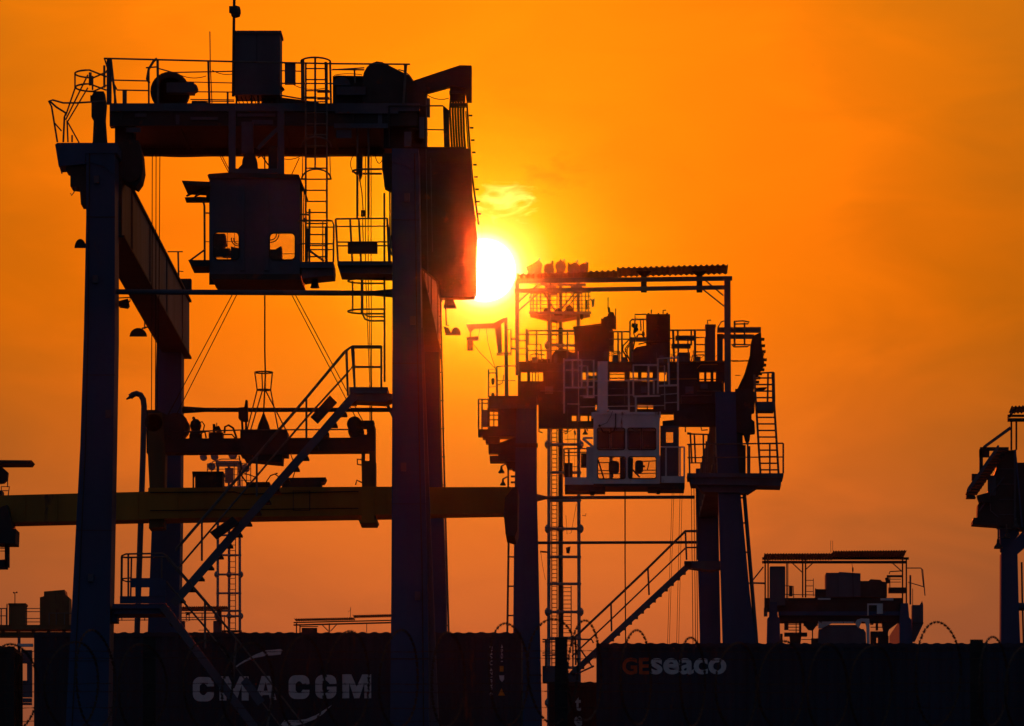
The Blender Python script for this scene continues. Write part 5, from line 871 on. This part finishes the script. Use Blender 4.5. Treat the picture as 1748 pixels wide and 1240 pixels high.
m2.ladder(397, 1078, 397, 850, 10, YN + .4, 9.3, .8)
m2.part('base_frame', [box(364, 1076, 412, 1079, YN - .3, .6), tube([(378, 1050), (378, 1078)], YN, 1), tube([(383, 1050), (383, 1078)], YN, .8)], DARK)

# gooseneck post beside the rear leg
YO = 176.0
gp = Thing('gooseneck_post', 'slender grey post with a curved hooked top beside the rear blue leg', 'post', base(200, YO))
gp.part('post', tube([(195, gy(YO)), (234, 1080), (239, 930), (244, 780), (246, 694), (244.5, 682), (240, 674.5), (233, 672), (227, 674), (222, 678)], YO, 5.0, 10), GREY)
gp.part('hooked_tip', tube([(226, 674.5), (221, 679), (215.5, 682)], YO, 4.0, 8, 1.2), GREY)

# ================================================================== CONTAINERS (tops of the stacks)
def text_prims(body, size, bold=0.0, ext=.004):
    """letters as flat mesh in the xz plane: returns verts (x, z) and faces, and the width"""
    cu = bpy.data.curves.new('tmp', 'FONT'); cu.body = body; cu.size = size; cu.offset = bold; cu.extrude = ext; cu.fill_mode = 'FRONT'; cu.resolution_u = 4
    ob = bpy.data.objects.new('tmp', cu); C.objects.link(ob)
    dg = bpy.context.evaluated_depsgraph_get(); me = bpy.data.meshes.new_from_object(ob.evaluated_get(dg))
    v = [(p.co.x, p.co.z, p.co.y) for p in me.vertices]; f = [tuple(q.vertices) for q in me.polygons]
    bpy.data.objects.remove(ob); bpy.data.curves.remove(cu); bpy.data.meshes.remove(me)
    return v, f
def fit_text(body, x0, y0, x1, y1, Y, bold=0.0, rot=False):
    v, f = text_prims(body, 1.0, bold)
    ax = [p[0] for p in v]; az = [p[2] for p in v]; a0, a1, b0, b1 = min(ax), max(ax), min(az), max(az)
    p0 = W(x0, y0, Y); p1 = W(x1, y1, Y); out = []
    for x, y, z in v:
        u = (x - a0) / (a1 - a0); w = (z - b0) / (b1 - b0)
        if rot: out.append(Vector((p0.x + (p1.x - p0.x) * w, Y + y, p0.z + (p1.z - p0.z) * u)))
        else: out.append(Vector((p0.x + (p1.x - p0.x) * u, Y + y, p1.z + (p0.z - p1.z) * w)))
    return out, f
def container(label, xl, ytop, Y, paint, L=12.192, h=2.896, cut=None):
    a = W(xl, ytop, Y); x0, z1 = a.x, a.z; x1, z0 = x0 + L, z1 - h; D = 2.438
    t = Thing('shipping_container', label, 'container', (x0, Y, z0), 'containers on top of the stacks')
    def corr(n, w, dep, inner=True):
        return [(i * w / (n * 4), 0 if (i % 4) in (0, 1) else dep) for i in range(n * 4 + 1)]
    for X, q in ((x0, 0), (x1 - .12, 1)):
        for Yp in (Y, Y + D - .12): t.part('corner_post', boxW((X, Yp, z0), (X + .12, Yp + .12, z1)), paint)
    for z in (z0, z1 - .11):
        for Yp in (Y + .004, Y + D - .064): t.part('side_rail', boxW((x0 + .12, Yp, z + .01), (x1 - .12, Yp + .06, z + .10)), paint)
        for X in (x0 + .004, x1 - .104): t.part('end_rail', boxW((X, Y + .12, z + .01), (X + .1, Y + D - .12, z + .10)), paint)
    for X in (x0 - .005, x1 - .165):
        for Yp in (Y - .005, Y + D - .157):
            for z in (z0 - .004, z1 - .118): t.part('corner_casting', boxW((X, Yp, z), (X + .17, Yp + .162, z + .122)), paint)
    n = 42; pr = corr(n, L - .24, .036)
    for Yp, s_ in ((Y + .012, 1), (Y + D - .012, -1)):
        v = []; f = []
        for i, (u, d) in enumerate(pr):
            v += [Vector((x0 + .12 + u, Yp + s_ * d, z0 + .1)), Vector((x0 + .12 + u, Yp + s_ * d, z1 - .1))]
            if i: f.append((2 * i - 2, 2 * i, 2 * i + 1, 2 * i - 1))
        t.part('side_panel', (v, f), paint)
    v = []; f = []
    for i, (u, d) in enumerate(corr(40, L - .24, .022)):
        z = z1 - .004 + (.022 - d) + random.uniform(-.004, .008)
        v += [Vector((x0 + .12 + u, Y + .03, z)), Vector((x0 + .12 + u, Y + D - .03, z)), Vector((x0 + .12 + u, Y + .03, z1 - .05)), Vector((x0 + .12 + u, Y + D - .03, z1 - .05))]
        if i: k = 4 * i; f += [(k - 4, k, k + 1, k - 3), (k - 4, k - 2, k + 2, k), (k - 3, k + 1, k + 3, k - 1)]
    t.part('roof_panel', (v, f), paint)
    v = []; f = []
    for i, (u, d) in enumerate(corr(8, D - .24, .04)):
        v += [Vector((x0 + .02 + d, Y + .12 + u, z0 + .1)), Vector((x0 + .02 + d, Y + .12 + u, z1 - .1))]
        if i: f.append((2 * i - 2, 2 * i, 2 * i + 1, 2 * i - 1))
    t.part('end_panel', (v, f), paint)
    for k in (0, 1):
        yy = Y + .13 + k * 1.09; dr = t.part('door', boxW((x1 - .07, yy, z0 + .12), (x1 - .02, yy + 1.08, z1 - .12)), paint)
        for m_ in (.3, .8): t.part('lock_rod', tubeW([(x1 - .0, yy + m_, z0 + .1), (x1 - .0, yy + m_, z1 - .1)], .017), RAIL, dr)
    return t
def conform(t, o, x0, Y, L=12.192, n=42):
    """paint: cut the flat letters at every fold of the corrugated panel and press them onto it"""
    w = (L - .24) / (n * 4); me = o.data; bm = bmesh.new(); bm.from_mesh(me)
    bmesh.ops.triangulate(bm, faces=bm.faces[:])
    flat = [f for f in bm.faces if max(v.co.y for v in f.verts) - min(v.co.y for v in f.verts) < 1e-5]
    ys = min(f.verts[0].co.y for f in flat); keep = set(f for f in flat if f.verts[0].co.y < ys + 1e-5)
    bmesh.ops.delete(bm, geom=[f for f in bm.faces if f not in keep], context='FACES')
    lo = min(v.co.x for v in bm.verts) + t.org.x - x0 - .12; hi = max(v.co.x for v in bm.verts) + t.org.x - x0 - .12
    for i in range(int(lo / w), int(hi / w) + 2):
        bmesh.ops.bisect_plane(bm, geom=bm.verts[:] + bm.edges[:] + bm.faces[:], plane_co=(x0 + .12 + i * w - t.org.x, 0, 0), plane_no=(1, 0, 0))
    for v in bm.verts:
        u = (v.co.x + t.org.x - x0 - .12) / w; k = u % 4
        d = 0 if k <= 1 else (k - 1 if k <= 2 else (1 if k <= 3 else 4 - k))
        v.co.y = Y + .012 + .036 * d - .004 - t.org.y
    bm.to_mesh(me); bm.free()
# ---- dark container with large pale letters
k1 = container('dark corrugated container with big pale CMA CGM letters between the nearest crane legs', 58, 1080.5, 165.0, CMAB)
YL = 165.0 - .006
def P7(pts): return [(300 + a / 4.856, 1060 + b / 4.856) for a, b in pts]
def blockC(x0, y0, x1, y1, g=False):
    r = (x1 - x0) * .34; t = (x1 - x0) * .335; th = (y1 - y0) * .26; ym = (y0 + y1) / 2; hh = (y1 - y0) * .11
    q = []
    q += [(x1, ym - hh), (x1, y0 + r)] + [(x1 - r + r * math.cos(R(a)), y0 + r - r * math.sin(R(a))) for a in range(20, 91, 14)]
    q += [(x0 + r - r * math.sin(R(a)), y0 + r - r * math.cos(R(a))) for a in range(0, 91, 15)]
    q += [(x0 + r - r * math.cos(R(a)), y1 - r + r * math.sin(R(a))) for a in range(0, 91, 15)]
    q += [(x1 - r + r * math.sin(R(a)), y1 - r + r * math.cos(R(a))) for a in range(0, 91, 15)]
    if g: q += [(x1, ym - hh * .05), (x0 + (x1 - x0) * .55, ym - hh * .05), (x0 + (x1 - x0) * .55, ym + hh * 1.1), (x1 - t, ym + hh * 1.1)]
    else: q += [(x1, ym + hh), (x1 - t, ym + hh)]
    r2 = t * .35
    q += [(x1 - t, y1 - th - r2), (x1 - t - r2, y1 - th), (x0 + t + r2, y1 - th), (x0 + t, y1 - th - r2), (x0 + t, y0 + th + r2), (x0 + t + r2, y0 + th), (x1 - t - r2, y0 + th), (x1 - t, y0 + th + r2), (x1 - t, ym - hh)]
    return q
def letterM(x0, y0, x1, y1):
    w = x1 - x0; s_ = w * .24; c_ = (x0 + x1) / 2; h = y1 - y0
    return [(x0, y0), (x0 + w * .31, y0), (c_, y0 + h * .52), (x1 - w * .31, y0), (x1, y0), (x1, y1), (x1 - s_, y1), (x1 - s_, y0 + h * .36), (c_ + w * .09, y1), (c_ - w * .09, y1), (x0 + s_, y0 + h * .36), (x0 + s_, y1), (x0, y1)]
def letterA(x0, y0, x1, y1):
    w = x1 - x0; h = y1 - y0; c_ = (x0 + x1) / 2
    return [[(c_ - w * .19, y0), (c_, y0), (c_, y0 + h * .24), (c_ - w * .10, y0 + h * .62), (c_, y0 + h * .62), (c_, y0 + h * .80), (c_ - w * .155, y0 + h * .80), (c_ - w * .21, y1), (x0, y1)],
            [(c_, y0), (c_ + w * .19, y0), (x1, y1), (c_ + w * .21, y1), (c_ + w * .155, y0 + h * .80), (c_, y0 + h * .80), (c_, y0 + h * .62), (c_ + w * .10, y0 + h * .62), (c_, y0 + h * .24)]]
for q in ([blockC(140, 465, 316, 668)], [letterM(362, 460, 604, 661)], letterA(655, 457, 835, 655), [blockC(935, 450, 1108, 648)], [blockC(1156, 447, 1332, 645, True)], [letterM(1380, 443, 1620, 642)]):
    k1.part('letter', [poly(P7(z), YL, .004) for z in q], WHITE)
k1.part('logo_swoosh', poly(P7([(455, 420), (490, 382), (525, 352), (640, 288), (740, 245), (870, 233), (885, 245), (868, 280), (740, 291), (655, 308), (600, 328), (535, 362)]), YL, .004), WHITE)
k1.part('logo_swoosh', poly(P7([(870, 862), (900, 822), (1000, 826), (1075, 815), (1160, 782), (1225, 742), (1295, 695), (1225, 770), (1150, 818), (1060, 852), (990, 870), (900, 874)]), YL, .004), WHITE)
k1.part('identification_text', fit_text('CMAU 471880 0', 836, 1100, 840.5, 1188, YL, .01, True), WHITE)
k1.part('identification_text', fit_text('45G1', 855, 1100, 858.5, 1130, YL, .01, True), WHITE)
k1.part('orange_label', box(853, 1137, 859.5, 1146.5, YL, .003), ORLB); k1.part('white_label', poly([(852, 1153), (860.5, 1153), (860.5, 1160), (857, 1164.5), (853, 1160)], YL, .003), WHITE)
k1.part('warning_triangle', poly([(850, 1187.5), (856, 1175), (862, 1187.5)], YL, .003), ORLB)
# ---- blue container with two-colour lettering
k2 = container('blue container with GEseaco lettering standing right of the fence post', 1018, 1099, 165.0, SEAB, h=2.896)
k2.part('lettering', fit_text('GE', 1062, 1123, 1108, 1151.5, YL, .03), ORNG, label='orange-red GE letters')
k2.part('lettering', fit_text('seaco', 1110, 1123.5, 1240, 1151.5, YL, .03), WHITE, label='pale seaco letters')
# ---- red-brown container behind, with upright letters
k3 = container('red-brown container with upright te letters in the gap beside the blue one', 936, 1165, 169.0, REDC)
Yk3 = 169.0 - .006
k3.part('lettering', fit_text('t', 982, 1190, 992, 1214, Yk3, .03), WHITE); k3.part('lettering', fit_text('e', 980, 1222, 994, 1240, Yk3, .03), WHITE)
k3.part('lettering', fit_text('x', 980, 1247, 994, 1264, Yk3, .03), WHITE)
# ---- black container at the left edge
k4 = container('black container end at the left edge beside the bright gap', 24 - 12.192 * F / 165.0, 1104, 165.0, BLKC)

for t_, xl_ in ((k1, 58), (k2, 1018), (k3, 936)):
    Yc_ = t_.org.y; xw_ = W(xl_, 1100, Yc_).x
    for o_ in list(t_.o.children):
        if o_.name.split('.')[0] in ('letter', 'lettering', 'logo_swoosh', 'identification_text', 'orange_label', 'white_label', 'warning_triangle'): conform(t_, o_, xw_, Yc_)
# ================================================================== PERIMETER FENCE in front
YF = 50.0
fe = Thing('perimeter_fence', 'barbed wire fence with concrete posts and coiled razor wire across the bottom', 'fence', base(950, YF))
for xa, yt, w, tilt in ((-460, 1088, 23, 0), (255, 1087, 23, -2), (958, 1088, 23, 0), (1667, 1092, 24, 8), (2380, 1090, 23, 0)):
    pb = gy(YF)
    fe.part('concrete_post', [loft([(xa - w / 2 + .8, yt), (xa + w / 2 - .8, yt), (xa + w / 2 + tilt, pb), (xa - w / 2 + tilt, pb)], YF + .06, [(xa - w / 2 + .8, yt), (xa + w / 2 - .8, yt), (xa + w / 2 + tilt, pb), (xa - w / 2 + tilt, pb)], YF + .17)], CONC)
def barb_at(p, s, ang):
    c_, s_ = math.cos(ang), math.sin(ang); u = Vector((c_, .25, s_)) * s; w = Vector((-s_, -.25, c_)) * s * .8
    return [([p - u, p + w * .16, p + u, p - w * .16], [(0, 1, 2, 3)]), ([p - w, p + u * .16, p + w, p - u * .16], [(0, 1, 2, 3)])]
for y0, dy in ((1111, 0), (1122.5, 3), (1167, -2), (1180, 0), (1207, 2), (1230, 0), (1262, 0)):
    pts = []; pr = []
    for i in range(0, 121):
        x = -460 + i * 23.7; sag = 2.2 * math.sin(math.pi * ((x + 460) % 710) / 710)
        pts.append(W(x, y0 + dy * i / 120 + sag + random.uniform(-.5, .5), YF + .03))
    pr.append(tubeW(pts, .002, 4)); pr.append(tubeW([p + Vector((0, .003, .004 * (-1) ** i)) for i, p in enumerate(pts)], .002, 4))
    x = -450
    while x < 2370:
        i = (x + 460) / 23.7; a = pts[int(i)].lerp(pts[int(i) + 1], i % 1); pr += barb_at(a, .017, random.uniform(0, 3)); x += random.uniform(30, 38)
    fe.part('barbed_wire', pr, WIRE)
def razor_loop(cx, ytop, hw, H, lean):
    r = px(YF, H / 2); c = W(cx, ytop + H / 2, YF - .1); yaw = math.acos(min(.98, hw / (H / 2)))
    ax = Vector((math.cos(yaw), math.sin(yaw), 0)); pts = []; n = 40
    for i in range(n + 1):
        a = 2 * math.pi * i / n; wob = 1 + .03 * math.sin(3 * a + cx)
        p = c + ax * (math.cos(a) * r * wob) + Vector((0, 0, math.sin(a) * r * wob)); p.x += lean * (math.sin(a) * .5 + .5) * px(YF, 1); pts.append(p)
    pr = [tubeW(pts, .0034, 5)]
    for i in range(n * 1):
        p = pts[i].lerp(pts[i + 1], .5); d = (pts[i + 1] - pts[i]).normalized(); s_ = d.cross(Vector((0, 1, 0))).normalized()
        L_ = .024; w_ = .013
        pr.append(([p - d * L_, p - d * L_ * .35 + s_ * w_ * .45, p - d * L_ * .9 + s_ * w_, p + s_ * w_ * .5, p + d * L_ * .9 + s_ * w_, p + d * L_, p + d * L_ * .9 - s_ * w_, p - s_ * w_ * .5, p - d * L_ * .9 - s_ * w_], [(0, 1, 2, 3, 4, 5, 6, 7, 8)]))
    fe.part('razor_loop', pr, WIRE)
known = [(868, 1064, 32, 172, 0), (942, 1055, 42, 178, 4), (996, 1062, 28, 170, 4), (1085, 1077, 26, 160, 2), (1182, 1088, 22, 150, 0), (1597, 1062, 42, 176, 8), (1692, 1089, 28, 150, 6),
         (165, 1077, 27, 168, -4), (118, 1096, 40, 150, 10), (676, 1078, 30, 165, 10), (762, 1081, 26, 160, 6), (512, 1089, 34, 160, 8), (588, 1080, 34, 165, 10), (418, 1100, 40, 150, 12), (352, 1092, 38, 150, 6),
         (20, 1100, 36, 150, 4), (1255, 1098, 36, 150, 5), (1330, 1096, 40, 150, 8), (1410, 1102, 36, 148, 6), (1482, 1101, 38, 150, 10), (1745, 1104, 34, 150, 4), (240, 1100, 36, 150, 6)]
for q in known: razor_loop(*q)

# ================================================================== HAZE
hv = boxW((-260, -12, -1), (260, 470, 58))
hz = bpy.data.objects.new('haze', mesh('haze', [hv], GROUND, Vector((0, 0, 0)))); C.objects.link(hz); hz['kind'] = 'stuff'
hm = bpy.data.materials.new('haze_air'); hm.use_nodes = True; ht = hm.node_tree; ht.nodes.clear()
ho = ht.nodes.new('ShaderNodeOutputMaterial'); pv = ht.nodes.new('ShaderNodeVolumePrincipled')
pv.inputs['Color'].default_value = (.95, .93, .90, 1); pv.inputs['Density'].default_value = HAZE_D; pv.inputs['Anisotropy'].default_value = HAZE_G
ht.links.new(pv.outputs[0], ho.inputs['Volume']); hz.data.materials.clear(); hz.data.materials.append(hm)
